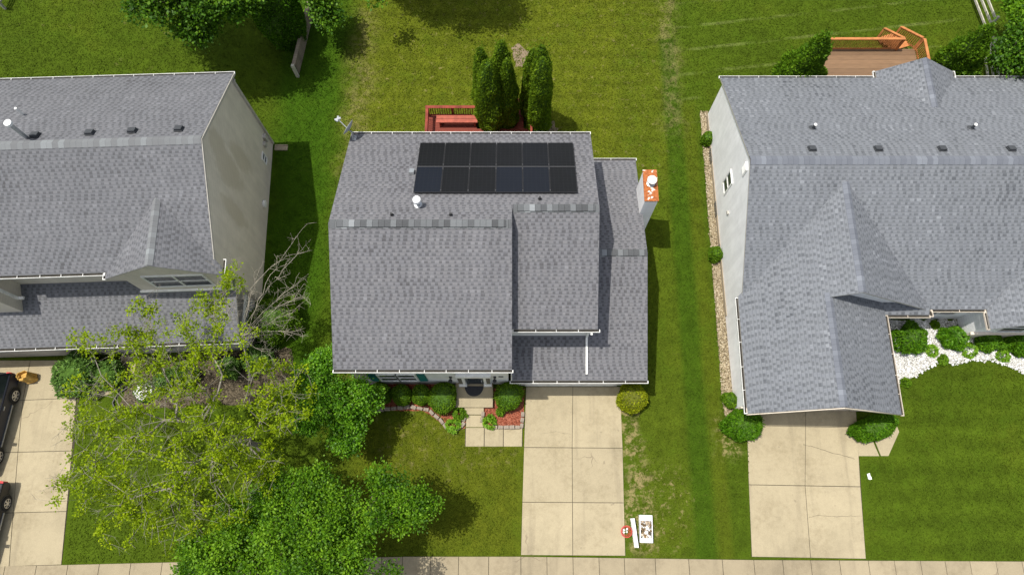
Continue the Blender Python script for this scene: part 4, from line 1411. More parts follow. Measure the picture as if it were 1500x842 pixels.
# brown deck with orange rails
d2 = thing('deck', 'brown board deck with bright orange cedar rails behind the right house', 'deck', (20.0, 22.8, 0))
mb = MB()
mb.box(16.6, 22.35, 20.97, 24.66, 0.76, 0.90)
mb.build('deck_floor', M['deckbrown'], d2)
mb = MB()
mb.box(16.7, 22.3, 24.60, 24.64, 0.40, 0.757); mb.box(22.30, 22.34, 21.0, 24.59, 0.40, 0.757)
for x in (16.8, 19.5, 22.2): mb.box(x - 0.07, x + 0.07, 24.45, 24.59, 0, 0.755)
mb.build('deck_frame', M['cedar'], d2)


def rail(mb, a, b, n, z0a, z0b, h=1.0, capw=0.14):
    a, b = Vector(a), Vector(b)
    d = b - a; L = d.length; dn = d.normalized(); s = Vector((dn.y, -dn.x, 0)).normalized()
    za, zb_ = Vector((0, 0, z0a)), Vector((0, 0, z0b))
    A, B = a + za, b + zb_
    dd = B - A
    mb.obox(A - s * capw / 2 + Vector((0, 0, h - 0.04)), dd, s * capw, (0, 0, 0.04))
    mb.obox(A - s * 0.02 + Vector((0, 0, h - 0.13)), dd, s * 0.04, (0, 0, 0.088))
    mb.obox(A - s * 0.02 + Vector((0, 0, 0.08)), dd, s * 0.04, (0, 0, 0.08))
    for i in range(n):
        p = A + dd * (i + 0.5) / n
        mb.obox(p - s * 0.045 - dn * 0.018 + Vector((0, 0, 0.05)), dn * 0.036, s * 0.024, (0, 0, h - 0.10))
    for p in (A, B):
        mb.obox(p - s * 0.045 - dn * 0.045 - Vector((0, 0, p.z)), dn * 0.09, s * 0.09, (0, 0, p.z + h - 0.041))


c0 = (22.20, 23.85, 0)
mb = MB()
rail(mb, (16.75, 24.60, 0), (21.30, 24.60, 0), 36, 0.90, 0.90)
mb.build('railing', M['cedar'], d2)
mb = MB()
rail(mb, (22.36, 21.3, 0), (22.36, 24.6, 0), 26, 0.90, 0.90)
mb.build('railing', M['cedar'], d2)
mb = MB()
rail(mb, (21.30, 24.68, 0), (20.85, 25.95, 0), 12, 0.86, 0.02)
mb.build('stair_railing', M['cedar'], d2)
mb = MB()
rail(mb, (22.32, 24.70, 0), (21.80, 26.05, 0), 12, 0.86, 0.02)
mb.build('stair_railing', M['cedar'], d2)
mb = MB()
dv = Vector((-0.33, 0.944, 0)); sv = Vector((0.944, 0.33, 0))
for k in range(4):
    o_ = Vector((21.28, 24.68, 0.70 - k * 0.19)) + dv * 0.33 * k
    mb.obox(o_, sv * 0.98, dv * 0.34, (0, 0, 0.04))
mb.build('stair', M['cedar'], d2)

# ================================================================== TREES
def lob(px, py, z, rx, ry=None, rz=None):
    x, y = at(px, py, z)
    return ((x, y, z), (rx, ry or rx, rz or rx * 0.75))


# sparse yellow-green tree in the left front yard
tree('tree', 'large thin-leaved yellow green tree with bare grey twigs in the left front yard', (-11.9, 3.1, 0), (-12.1, 3.3, 2.6),
     [lob(265, 640, 6.6, 2.6, 2.5, 1.5), lob(180, 610, 6.0, 2.2, 2.0, 1.3), lob(150, 700, 5.5, 1.9, 1.9, 1.2), lob(225, 765, 5.0, 2.2, 1.4, 1.0),
      lob(330, 700, 6.0, 2.0, 1.9, 1.3), lob(390, 610, 6.0, 1.7, 1.7, 1.2), lob(300, 500, 7.0, 2.2, 1.1, 0.8), lob(170, 500, 6.6, 2.2, 0.7, 0.6),
      lob(330, 425, 7.0, 0.8, 1.1, 0.5), lob(205, 450, 6.8, 0.7, 0.5, 0.4), lob(250, 540, 6.8, 2.2, 1.2, 1.0), lob(425, 570, 5.5, 1.0, 1.1, 0.9), lob(90, 705, 4.6, 0.4, 0.4, 0.3),
      lob(390, 690, 5.0, 1.1, 1.2, 0.9), lob(110, 600, 5.5, 0.6, 1.4, 0.7), lob(380, 540, 6.2, 0.9, 0.8, 0.6), lob(320, 470, 7.0, 1.2, 0.7, 0.5), lob(200, 485, 6.8, 0.9, 0.5, 0.4), lob(255, 475, 6.9, 1.0, 0.6, 0.4), lob(300, 445, 7.0, 0.8, 0.6, 0.4), lob(125, 495, 6.5, 0.8, 0.5, 0.4), lob(335, 400, 7.2, 0.5, 0.4, 0.3)],
     700, 40, 0.125, 0.102, M['lf_yel'], M['barkgrey'], 0.20, 0.0075, 0.45, dead_frac=0.14, extra_twigs=420, aspect=0.65)

# dense green tree by the sidewalk
tree('tree', 'dense mid green tree spreading over the sidewalk in the left foreground', (-8.6, -1.0, 0), (-8.6, -0.9, 1.8),
     [lob(450, 790, 5.4, 2.3, 1.8, 1.2), lob(340, 805, 4.8, 1.9, 1.4, 1.0), lob(395, 750, 5.0, 1.4, 1.1, 0.9), lob(520, 765, 5.0, 1.4, 1.1, 0.9),
      lob(585, 738, 4.5, 1.25, 1.0, 0.8), lob(565, 705, 4.5, 0.8, 0.6, 0.5), lob(615, 735, 4.2, 0.7, 0.5, 0.5), lob(425, 712, 4.8, 0.8, 0.6, 0.5), lob(460, 702, 4.8, 0.6, 0.45, 0.4), lob(475, 730, 5.0, 0.7, 0.6, 0.5),
      lob(300, 830, 4.4, 1.1, 1.0, 0.8), lob(570, 838, 4.2, 0.45, 0.5, 0.4), lob(500, 835, 5.0, 1.2, 1.0, 0.8), lob(350, 760, 4.6, 0.9, 0.8, 0.6), lob(400, 870, 5.0, 2.2, 1.2, 1.0)],
     600, 140, 0.20, 0.102, M['lf_green'], M['bark'], 0.17, 0.010, 0.35, aspect=0.7)

# smaller bright tree at the house corner
tree('tree', 'small bright green tree at the left front corner of the middle house', (-7.9, 4.0, 0), (-7.9, 4.1, 1.4),
     [lob(490, 590, 3.5, 1.15, 1.1, 0.9), lob(462, 545, 3.9, 0.75, 0.7, 0.6), lob(520, 572, 3.3, 0.7, 0.6, 0.5), lob(535, 592, 2.8, 0.6, 0.5, 0.5),
      lob(505, 645, 2.8, 0.7, 0.6, 0.5), lob(455, 610, 3.3, 0.8, 0.8, 0.6), lob(470, 520, 4.0, 0.4, 0.35, 0.3), lob(515, 620, 3.0, 0.6, 0.6, 0.5), lob(545, 580, 2.6, 0.4, 0.3, 0.3)],
     270, 95, 0.155, 0.108, M['lf_bright'], M['bark'], 0.10, 0.009, 0.35, aspect=0.65)

# shade tree behind the left house
tree('tree', 'big dark shade tree at the top left behind the left house', (-13.9, 27.3, 0), (-13.9, 27.0, 3.4),
     [lob(270, 0, 6.0, 1.8, 1.2, 1.2), lob(215, 5, 6.0, 0.9, 0.8, 0.7), lob(285, 40, 4.8, 0.9, 0.7, 0.6), lob(325, -20, 6.3, 1.7, 1.4, 1.2), 
      ((-18.2, 25.3, 8.2), (1.9, 1.6, 1.4)), ((-16.4, 25.0, 8.6), (1.6, 1.6, 1.4)), ((-19.5, 26.5, 7.6), (1.3, 1.3, 1.2)), ((-18.0, 28.2, 9.0), (2.2, 2.0, 1.5)), lob(472, -4, 3.0, 0.9, 0.9, 0.7), lob(345, 4, 5.2, 0.7, 0.5, 0.5), lob(484, 22, 2.6, 0.55, 0.5, 0.4)],
     660, 90, 0.27, 0.165, M['lf_dark'], M['bark'], 0.28, 0.013, 0.35, aspect=0.7)
tree('tree', 'leafy tree at the top edge that shades the lawn behind the middle house', (-6.3, 31.5, 0), (-6.2, 31.3, 3.2),
     [lob(547, -4, 3.4, 0.45, 0.4, 0.4), ((-7.2, 28.4, 7.4), (1.3, 1.0, 1.0)), ((-5.2, 28.3, 7.6), (2.2, 1.3, 1.3)), ((-3.4, 28.2, 7.8), (1.6, 1.2, 1.2)), ((-6.5, 30.5, 8.0), (2.6, 2.0, 1.5)), ((-8.0, 29.8, 7.0), (1.4, 1.2, 1.0))],
     330, 80, 0.28, 0.17, M['lf_dark'], M['bark'], 0.24, 0.013, 0.35, aspect=0.7)

# broadleaf trees at the right edge
tree('tree', 'dark leafy tree at the right edge behind the pale house', (27.2, 23.4, 0), (27.2, 23.3, 1.6),
     [lob(1480, 78, 3.6, 0.9, 0.8, 0.7), lob(1462, 88, 2.8, 0.5, 0.5, 0.4), lob(1500, 60, 4.0, 1.0, 0.9, 0.8), lob(1495, 95, 3.2, 0.8, 0.7, 0.6), lob(1525, 80, 4.0, 1.2, 1.0, 0.8)],
     150, 70, 0.22, 0.15, M['lf_dark'], M['bark'], 0.12, 0.010, 0.35, aspect=0.65)
tree('tree', 'leafy tree at the far top right corner beyond the rail fence', (30.2, 27.8, 0), (30.0, 27.6, 1.8),
     [lob(1500, 5, 3.8, 1.0, 0.9, 0.8), lob(1520, 30, 4.2, 1.2, 1.0, 0.9), lob(1490, -10, 3.6, 0.7, 0.6, 0.5)],
     110, 70, 0.24, 0.16, M['lf_green'], M['bark'], 0.12, 0.010, 0.35, aspect=0.65)

# bare dead tree beside the left porch
t = thing('tree', 'bare leafless grey tree beside the left porch railing', 'tree', (-12.75, 6.4, 0))
TIPS = ((432, 350, 5.2, 6, 0.22), (420, 375, 5.0, 4, 0.25), (436, 372, 5.0, 3, 0.2), (446, 408, 5.0, 8, 0.25), (430, 418, 4.8, 5, 0.25), (443, 434, 4.7, 8, 0.25), (428, 458, 4.4, 7, 0.25),
                        (422, 486, 4.0, 8, 0.25), (405, 488, 3.8, 5, 0.25), (400, 470, 3.8, 4, 0.3), (336, 458, 4.0, 4, 0.2), (378, 410, 4.3, 4, 0.2), (345, 445, 4.0, 4, 0.2), (412, 400, 4.6, 4, 0.25), (395, 520, 3.0, 4, 0.2), (385, 385, 4.2, 2, 0.15), (415, 440, 4.4, 4, 0.3))
tb = [np.array(p) for p in ((-12.75, 6.4, 0), (-12.70, 6.75, 0.8), (-12.58, 7.2, 1.6), (-12.45, 7.7, 2.4), (-12.40, 7.85, 2.75))]
nodes, par = list(tb), [-1, 0, 1, 2, 3]


def grow(start, end, seg=0.42, jit=0.035, arc=0.10):
    p = nodes[start]; L = np.linalg.norm(end - p); m = max(2, int(L / seg)); prev = start
    for q in range(1, m + 1):
        u = q / m
        v = p + (end - p) * u + np.array([0, 0, arc * L * math.sin(math.pi * u)])
        if q < m: v = v + RNG.normal(size=3) * jit
        nodes.append(v); par.append(prev); prev = len(nodes) - 1
    return prev


tips = []
limb_ends = {}
for k, (px, py, z, n, sp) in enumerate(TIPS):
    x, y = at(px, py, z)
    e = np.array([x, y, z])
    if k in limb_ends: src = limb_ends[k]
    elif k in (1, 2) : src = len(nodes) - 3
    else: src = 3 + (k % 2)
    first = len(nodes)
    last = grow(src, e)
    tips.append(last)
    for _ in range(n):
        st = int(RNG.integers(first + (last - first) // 3, last + 1))
        d = (e - nodes[src]); d = d / np.linalg.norm(d) + RNG.normal(size=3) * 0.55
        d /= np.linalg.norm(d)
        tips.append(grow(st, nodes[st] + d * RNG.uniform(0.35, 0.95), 0.3, 0.02, 0.05))
nodes = np.array(nodes)
mb = MB(); limb_mesh(mb, nodes, par, 0.0052, 0.11, 0.46)
for j in tips + list(range(len(nodes) // 3, len(nodes), 2)):
    p = nodes[j]
    for _ in range(3):
        d = RNG.normal(size=3) + np.array([0.5, 0.3, 0.2]); d /= np.linalg.norm(d); L = RNG.uniform(0.12, 0.40)
        mb.tube(p, p + d * L, 0.0045, 0.003, 4, 0, False)
mb.build('trunk', M['barkdead'], t)

# arborvitae row behind the middle house
ARB = [(703 + 6, 20.95, 6.1, 0.58, 'tall narrow arborvitae at the rear left of the clump behind the red deck', -1.50),
       (717, 20.25, 6.15, 0.80, 'fattest arborvitae of the clump by the red deck', -1.12),
       (735, 21.0, 6.55, 0.62, 'tallest pointed arborvitae at the back of the left clump', -0.50),
       (743, 20.35, 6.10, 0.58, 'slim arborvitae at the right front of the left clump', -0.22),
       (774, 20.95, 5.95, 0.58, 'left arborvitae of the right clump behind the red deck', 0.98),
       (789, 20.6, 6.75, 0.74, 'broad arborvitae at the back of the right clump', 1.38),
       (789, 19.95, 6.75, 0.66, 'arborvitae at the front of the right clump nearest the grey roof', 1.42)]
for i, (px, y, h, r, lab, x) in enumerate(ARB):
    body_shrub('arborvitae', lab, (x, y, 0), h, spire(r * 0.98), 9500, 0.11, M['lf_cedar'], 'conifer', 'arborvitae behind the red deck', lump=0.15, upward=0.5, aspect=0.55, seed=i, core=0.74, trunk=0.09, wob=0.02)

# rounded clipped evergreen under the shade tree
body_shrub('evergreen_shrub', 'tall rounded clipped evergreen beside the wooden fence end', (-12.75, 26.15, 0), 4.6, dome(1.30, 0.45), 9000, 0.15, M['lf_juniper'], 'evergreen', None, lump=0.05, upward=0.5, seed=21, core=0.9, trunk=0.08)
# two loose conifers behind the right house
def cone(r): return lambda t: r * np.where(t < 0.25, 0.75 + t, np.clip(1.0 - ((t - 0.25) / 0.75) ** 1.5, 0, 1)) + 0.04
body_shrub('conifer', 'feathery dark conifer left of the brown deck', (15.30, 22.25, 0), 5.5, cone(1.22), 9500, 0.18, M['lf_conifer'], 'conifer', 'feathery conifers behind the right house', lump=0.28, upward=0.5, seed=31, core=0.62, trunk=0.09)
body_shrub('conifer', 'feathery conifer between the right deck and the rail fence', (23.55, 22.9, 0), 5.3, cone(1.25), 9500, 0.18, M['lf_conifer'], 'conifer', 'feathery conifers behind the right house', lump=0.28, upward=0.5, seed=32, core=0.62, trunk=0.09)

# ================================================================== SHRUBS
hedge = [(556, 576, 0.52, 1.05, 'round green boxwood half hidden under the small bright tree'),
         (588, 578, 0.47, 1.00, 'clipped boxwood below the left front window pane'),
         (617, 578, 0.46, 1.00, 'clipped boxwood squeezed left of the largest front hedge ball'),
         (648, 582, 0.70, 1.10, 'largest clipped boxwood left of the front porch'),
         (745, 580, 0.66, 1.10, 'clipped boxwood between the porch and the driveway')]
for i, (px, py, r, h, lab) in enumerate(hedge):
    x, y = at(px, py, h * 0.6)
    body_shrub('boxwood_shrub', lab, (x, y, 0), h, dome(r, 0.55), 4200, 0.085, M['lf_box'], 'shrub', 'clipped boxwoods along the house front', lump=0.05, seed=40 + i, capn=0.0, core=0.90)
x, y = at(926, 583, 0.6)
body_shrub('golden_shrub', 'rounded golden yellow shrub at the right corner of the middle driveway', (x, y, 0), 1.15, dome(0.70, 0.5), 4600, 0.09, M['lf_gold'], 'shrub', None, lump=0.09, seed=50, core=0.9, cmat='corew')
x, y = at(1088, 622, 0.5)
body_shrub('juniper', 'round dark juniper at the left corner of the right driveway', (x, y, 0), 1.0, dome(0.82, 0.45), 5200, 0.13, M['lf_juniper'], 'shrub', None, lump=0.10, seed=51, wob=0.06, sx=1.05, sy=0.92, core=0.9)
x, y = at(1281, 626, 0.45)
body_shrub('juniper', 'wide slanting juniper right of the right driveway', (x, y, 0), 0.95, dome(0.75, 0.4), 5200, 0.13, M['lf_juniper'], 'shrub', None, lump=0.10, seed=52, wob=0.07, sx=1.5, sy=0.75, rz=0.30, core=0.9)
for i, (px, py, r, lab) in enumerate(((1069, 585, 0.34, 'small shrub on the pebble strip near the front wall corner'), (1048, 372, 0.36, 'small round shrub midway along the pebble strip'), (1037, 203, 0.34, 'small shrub at the rear end of the pebble strip'))):
    x, y = at(px, py, 0.4)
    body_shrub('small_shrub', lab, (x, y, 0), 0.75, dome(r, 0.5), 1500, 0.11, M['lf_box'], 'shrub', 'shrubs along the pebble strip', lump=0.14, seed=60 + i, wob=0.09)
for i, (px, py, r, h, lab) in enumerate(((1333, 496, 0.74, 1.0, 'largest spreading shrub in the white gravel by the garage wall'), (1398, 494, 0.56, 0.8, 'spreading shrub in the white gravel before the entrance'),
                                         (1450, 498, 0.54, 0.8, 'spreading shrub in the white gravel under the bay window'), (1492, 502, 0.52, 0.8, 'spreading shrub in the white gravel at the photo edge'))):
    x, y = at(px, py, 0.45)
    body_shrub('spreading_shrub', lab, (x, y, 0), h, dome(r, 0.35), 2600, 0.17, M['lf_bright'] if i == 1 else M['lf_juniper'], 'shrub', 'shrubs in the white gravel', lump=0.26, upward=0.3, seed=70 + i, aspect=0.4, core=0.72, wob=0.11)
for i, (px, py, r, lab) in enumerate(((1366, 513, 0.26, 'little bright tuft right of the largest gravel shrub'), (1382, 527, 0.22, 'little weed tuft at the lawn edge of the gravel'), (1421, 513, 0.34, 'olive tuft beside the second gravel shrub'),
                                      (1327, 560, 0.20, 'little weed tuft at the front tip of the white gravel'), (1470, 521, 0.28, 'low tuft in the gravel below the bay window shrub'), (1370, 475, 0.18, 'tiny tuft in the shaded gravel by the wall'))):
    x, y = at(px, py, 0.15)
    body_shrub('weed_tuft', lab, (x, y, 0), 0.28, dome(r, 0.3), 380, 0.14, M['lf_hosta'] if i % 2 == 0 else M['lf_box'], 'plant', 'tufts in the white gravel', lump=0.25, upward=0.2, seed=80 + i, core=0)
for i, (px, py, r, lab) in enumerate(((664, 623, 0.30, 'bright hosta at the stone tip of the left front bed'), (673, 606, 0.30, 'dark leafy perennial beside the porch step'), (717, 618, 0.29, 'bright hosta at the left of the red mulch bed'), (733, 603, 0.16, 'small dark plant in the red mulch'))):
    x, y = at(px, py, 0.2)
    body_shrub('hosta', lab, (x, y, 0), 0.38, dome(r, 0.3), 420, 0.17, M['lf_hosta'] if i in (0, 2) else M['lf_box'], 'plant', 'hostas and perennials by the front walk', lump=0.25, upward=0.1, aspect=0.5, seed=90 + i, core=0)
for i, (px, py, r, h, m, lab) in enumerate(((112, 547, 1.05, 1.5, 'lf_blue', 'wide blue green shrub beside the left driveway'), (402, 468, 1.10, 1.7, 'lf_box', 'big dark shrub beside the left porch railing'),
                                           (378, 524, 0.66, 0.9, 'lf_blue', 'pale leaved shrub at the foot of the bare tree'), (335, 538, 0.50, 0.8, 'lf_blue', 'pale leaved shrub left of the bare tree trunk'),
                                           (272, 548, 0.55, 0.8, 'lf_box', 'dark shrub in the brown bed before the left porch'), (160, 548, 0.70, 1.1, 'lf_blue', 'blue green shrub against the curved path'), (240, 556, 0.45, 0.6, 'lf_blue', 'low grey green shrub behind the white flowers'))):
    x, y = at(px, py, h * 0.5)
    body_shrub('garden_shrub', lab, (x, y, 0), h, dome(r, 0.45), 4200 if r > 0.9 else 1800, 0.14, M[m], 'shrub', 'shrubs in the left front bed', lump=0.22, upward=0.4, seed=100 + i, core=0.75, wob=0.09)
x, y = at(212, 573, 0.3)
fl = body_shrub('flowering_plant', 'white flowering plant beside the curved path', (x, y, 0), 0.55, dome(0.48, 0.4), 900, 0.12, M['lf_blue'], 'plant', None, lump=0.2, seed=120, core=0)
n = 130
a = RNG.random(n) * 2 * np.pi; q = np.sqrt(RNG.random(n)) * 0.42
pp = np.stack([x + q * np.cos(a), y + q * np.sin(a), 0.42 + 0.16 * (1 - (q / 0.46) ** 2) + RNG.normal(size=n) * 0.02], 1)
leaf_object('flowers', pp, RNG.normal(size=(n, 3)) * np.array([1, 1, 0.2]), 0.085, 0.8, M['petal'], RNG.random(n), fl, flat=3.0)

# ================================================================== STONES, FENCES AND SMALL THINGS
def stones(pxs, label, group, n):
    P = [np.array(at(*p)) for p in pxs]
    d = [0.0]
    for a, b in zip(P[:-1], P[1:]): d.append(d[-1] + np.linalg.norm(b - a))
    for i in range(n):
        s = d[-1] * (i + 0.5) / n
        x = np.interp(s, d, [p[0] for p in P]); y = np.interp(s, d, [p[1] for p in P])
        x2 = np.interp(s + 0.05, d, [p[0] for p in P]); y2 = np.interp(s + 0.05, d, [p[1] for p in P])
        x1 = np.interp(s - 0.05, d, [p[0] for p in P]); y1 = np.interp(s - 0.05, d, [p[1] for p in P])
        t = Vector((x2 - x1, y2 - y1, 0)).normalized()
        t.rotate(Matrix.Rotation(random.uniform(-0.15, 0.15), 3, 'Z'))
        s_ = Vector((-t.y, t.x, 0))
        L = d[-1] / n * random.uniform(0.82, 0.95); W = random.uniform(0.15, 0.19); Hh = random.uniform(0.13, 0.19)
        mb = MB()
        q = [Vector((x, y, 0)) + t * L * u + s_ * W * v for u, v in ((-.5, -.5), (.5, -.5 + random.uniform(-.08, .08)), (.5, .5), (-.5, .5 + random.uniform(-.08, .08)))]
        mb.prism([(p.x, p.y, -0.03) for p in q], (0, 0, Hh + 0.03))
        o = mb.build('edging_stone', M['stone'], base=(x, y, 0), bevel=0.025)
        tag(o, label, 'stone', group)


stones([(515, 606), (560, 600), (600, 596), (627, 600), (645, 615), (656, 628), (668, 629), (678, 622), (681, 608)], 'tan edging stone around the mulch bed left of the front walk', 'edging stones of the left front bed', 20)
stones([(708, 603), (706, 617), (714, 626), (764, 626), (766, 603)], 'tan edging stone around the small red mulch bed right of the front walk', 'edging stones of the red mulch bed', 12)

f = thing('wooden_fence', 'weathered wooden fence running back from a pale end post under the shade tree', 'fence', (-11.9, 23.5, 0))
a, b = Vector((-12.0, 23.55, 0)), Vector((-11.35, 29.2, 0))
dn = (b - a).normalized(); s_ = Vector((dn.y, -dn.x, 0)); L = (b - a).length
mb = MB()
n = int(L / 0.15)
for i in range(n):
    mb.obox(a + dn * (0.12 + i * L / n) + Vector((0, 0, 0.04)), dn * (L / n - 0.012), s_ * 0.03, (0, 0, 0.95 + random.uniform(-0.012, 0.012)))
mb.build('board_panel', M['fencewood'], f)
mb = MB()
mb.obox(a - s_ * 0.09 + Vector((0, 0, 1.005)), dn * L, s_ * 0.19, (0, 0, 0.04))
for z in (0.2, 0.75): mb.obox(a - s_ * 0.045 + Vector((0, 0, z)), dn * L, s_ * 0.04, (0, 0, 0.09))
mb.build('rail', M['fencewood'], f)
for k in range(1):
    p = a + dn * (k * L / 3.05)
    mb = MB(); mb.obox(p - s_ * 0.10 - dn * 0.14, s_ * 0.16, dn * 0.15, (0, 0, 1.09)); mb.build('post', M['railwood'], f, bevel=0.01)

f = thing('rail_fence', 'pale three rail wooden fence at the top right corner', 'fence', (26.8, 27, 0))
a, b = Vector((26.98, 26.3, 0)), Vector((26.55, 29.6, 0))
d = b - a; dn = d.normalized(); s_ = Vector((dn.y, -dn.x, 0))
for z in (0.36, 0.78, 1.18):
    mb = MB(); mb.obox(a - s_ * 0.03 + Vector((0, 0, z)), d, s_ * 0.06, (0, 0, 0.13)); mb.build('rail', M['railwood'], f)
for k in range(2):
    mb = MB(); p = a + dn * (0.05 + k * 2.4); mb.obox(p + s_ * 0.032, s_ * 0.12, dn * 0.12, (0, 0, 1.38)); mb.build('post', M['railwood'], f)
f = thing('rail_fence', 'short run of old rail fence half hidden by the tree at the right edge', 'fence', (26.4, 23.5, 0))
a, b = Vector((26.35, 22.4, 0)), Vector((26.6, 25.2, 0))
d = b - a; dn = d.normalized(); s_ = Vector((dn.y, -dn.x, 0))
for z in (0.36, 0.78, 1.18):
    mb = MB(); mb.obox(a - s_ * 0.03 + Vector((0, 0, z)), d, s_ * 0.06, (0, 0, 0.12)); mb.build('rail', M['railwood'], f)
for k in range(2):
    mb = MB(); p = a + dn * (0.05 + k * 2.5); mb.obox(p + s_ * 0.032, s_ * 0.12, dn * 0.12, (0, 0, 1.3)); mb.build('post', M['railwood'], f)
f = thing('rail_fence', 'grey rail fence end in the top left corner', 'fence', (-29.6, 28.5, 0))
a, b = Vector((-29.55, 28.0, 0)), Vector((-28.9, 31.0, 0))
d = b - a; dn = d.normalized(); s_ = Vector((dn.y, -dn.x, 0))
for z in (0.36, 0.78, 1.18):
    mb = MB(); mb.obox(a - s_ * 0.03 + Vector((0, 0, z)), d, s_ * 0.06, (0, 0, 0.12)); mb.build('rail', M['railwood'], f)
mb = MB(); mb.obox(a + s_ * 0.032, s_ * 0.12, dn * 0.12, (0, 0, 1.3)); mb.build('post', M['railwood'], f)

def scatter_stones(name, label, poly, n, size, mat, z):
    P = np.array(poly)
    q = P.min(0) + RNG.random((n, 2)) * (P.max(0) - P.min(0))
    q = q[inside([tuple(p) for p in P], q[:, 0], q[:, 1])]
    k = len(q)
    base = np.array([[1, 0, 0], [0, 1, 0], [-1, 0, 0], [0, -1, 0], [0, 0, 1], [0, 0, -1]], float)
    F = np.array([[0, 1, 4], [1, 2, 4], [2, 3, 4], [3, 0, 4], [1, 0, 5], [2, 1, 5], [3, 2, 5], [0, 3, 5]])
    sc = size * RNG.uniform(0.5, 1.3, (k, 1, 1)) * RNG.uniform(0.6, 1.2, (k, 6, 1)) * np.array([1, 1, 0.6])
    a = RNG.random(k) * 6.283
    b = base[None] * sc
    x = b[:, :, 0] * np.cos(a)[:, None] - b[:, :, 1] * np.sin(a)[:, None]; y = b[:, :, 0] * np.sin(a)[:, None] + b[:, :, 1] * np.cos(a)[:, None]
    v = np.stack([x + q[:, :1], y + q[:, 1:], b[:, :, 2] + z], 2).reshape(-1, 3)
    f = (F[None] + (np.arange(k) * 6)[:, None, None]).reshape(-1, 3)
    me = bpy.data.meshes.new(name)
    me.vertices.add(len(v)); me.loops.add(f.size); me.polygons.add(len(f))
    me.vertices.foreach_set('co', v.reshape(-1)); me.loops.foreach_set('vertex_index', f.reshape(-1).astype(np.int32))
    me.polygons.foreach_set('loop_start', np.arange(0, f.size, 3, dtype=np.int32))
    t_ = me.attributes.new('tone', 'FLOAT', 'POINT'); t_.data.foreach_set('value', np.repeat(RNG.random(k), 6).astype(np.float32))
    me.update(); me.validate(); me.materials.append(mat)
    o = bpy.data.objects.new(name, me); COL.objects.link(o)
    return tag(o, label, 'gravel', kind='stuff')


def inside(poly, x, y):
    r = np.zeros(len(x), bool)
    n = len(poly)
    for i in range(n):
        x0, y0 = poly[i][:2]; x1, y1 = poly[(i + 1) % n][:2]
        c = ((y0 > y) != (y1 > y)) & (x < (x1 - x0) * (y - y0) / ((y1 - y0) + 1e-12) + x0)
        r ^= c
    return r


scatter_stones('white_gravel', 'loose white gravel by the entrance of the right house', [(17.05, 9.3), (17.2, 5.4), at(1311, 569), at(1325, 559), at(1345, 551), at(1362, 540), at(1380, 532), at(1400, 535), at(1425, 529), at(1448, 529), at(1475, 537), at(1500, 548), (27.5, 6.2), (27.5, 8.5), (22.4, 8.4), (22.3, 9.3)], 7000, 0.062, M['gstone'], 0.03)
scatter_stones('river_pebbles', 'tan river pebbles along the left wall of the right house', [(10.72, 21.2), (10.40, 21.2), (10.33, 15.6), (10.29, 11.1), (10.24, 7.5), (10.18, 5.4), (10.3, 4.5), (10.70, 4.5)], 9000, 0.05, M['pstone'], 0.025)

# splash block under the left house downspout
x, y = at(413, 217)
mb = MB()
mb.box(x - 0.32, x + 0.32, y - 0.12, y + 0.12, 0, 0.04); mb.box(x - 0.32, x + 0.32, y + 0.122, y + 0.16, 0, 0.10); mb.box(x - 0.32, x + 0.32, y - 0.16, y - 0.122, 0, 0.10); mb.box(x - 0.36, x - 0.322, y - 0.16, y + 0.16, 0, 0.11)
o = mb.build('splash_block', M['blocky'], base=(x, y, 0)); tag(o, 'tan concrete splash block on the grass beside the left house rear corner', 'splash block')

# curbside items
x, y = at(946, 774, 0.2)
t = thing('plastic_tub', 'white plastic tub full of brown clutter on the patchy grass', 'tub', (x, y, 0), -0.03)
mb = MB()
w, l, h = 0.29, 0.60, 0.34
mb.box(-w + .05, w - .05, -l + .05, l - .05, 0.0, 0.03)
for sx, sy, ax_, ay_ in ((-w, -l, 0.03, 2 * l), (w - 0.03, -l, 0.03, 2 * l)): mb.box(sx, sx + ax_, sy, sy + ay_, 0.0, h)
mb.box(-w + .031, w - .031, -l, -l + 0.03, 0, h - .002); mb.box(-w + .031, w - .031, l - 0.03, l, 0, h - .002)
mb.box(-w + .031, w - .031, -l + .031, -l + 0.19, h - .03, h - .004); mb.box(-w + .031, w - .031, l - 0.25, l - .031, h - .03, h - .004)
mb.build('body', M['plasticw'], t, True, bevel=0.012)
mb = MB()
for k in range(46):
    cx, cy = random.uniform(-0.22, 0.22), random.uniform(-0.38, 0.32)
    mb.lathe([(0.02, -0.05), (0.05, -0.02), (0.055, 0.02), (0.02, 0.05)], (cx, cy, random.uniform(0.20, 0.31)), (random.uniform(-1, 1), random.uniform(-1, 1), 1), 7, jit=0.2)
mb.build('contents', M['junk'], t, True)
mb = MB()
for cx, cy, r in ((0.06, 0.02, 0.065), (-0.02, -0.17, 0.07), (0.03, -0.14, 0.05)):
    mb.lathe([(r * .5, -r * .6), (r, -r * .1), (r * .9, r * .4), (r * .3, r * .7)], (cx, cy, 0.33), seg=10, jit=0.1)
mb.build('white_bundle', M['paper'], t, True)
x, y = at(928.5, 780, 0.2)
t = thing('plastic_board', 'long white plastic board on edge beside the tub', 'board', (x, y, 0), 0.10)
mb = MB()
mb.obox((-0.05, -0.64, 0.0), (0.11, 0, 0.44), (0, 1.28, 0), (0.035, 0, -0.009))
mb.build('panel', M['plasticw'], t, True, bevel=0.012)
mb = MB()
for yy in (-0.45, 0.0, 0.45): mb.obox((0.041, yy - 0.09, 0.22), (0.04, 0, 0.16), (0, 0.18, 0), (0.012, 0, -0.003))
mb.build('rib', M['dish'], t, True)
x, y = at(917, 778, 0.1)
t = thing('wire_basket', 'small red rimmed basket of white and green bits at the driveway edge', 'basket', (x, y, 0.035))
mb = MB()
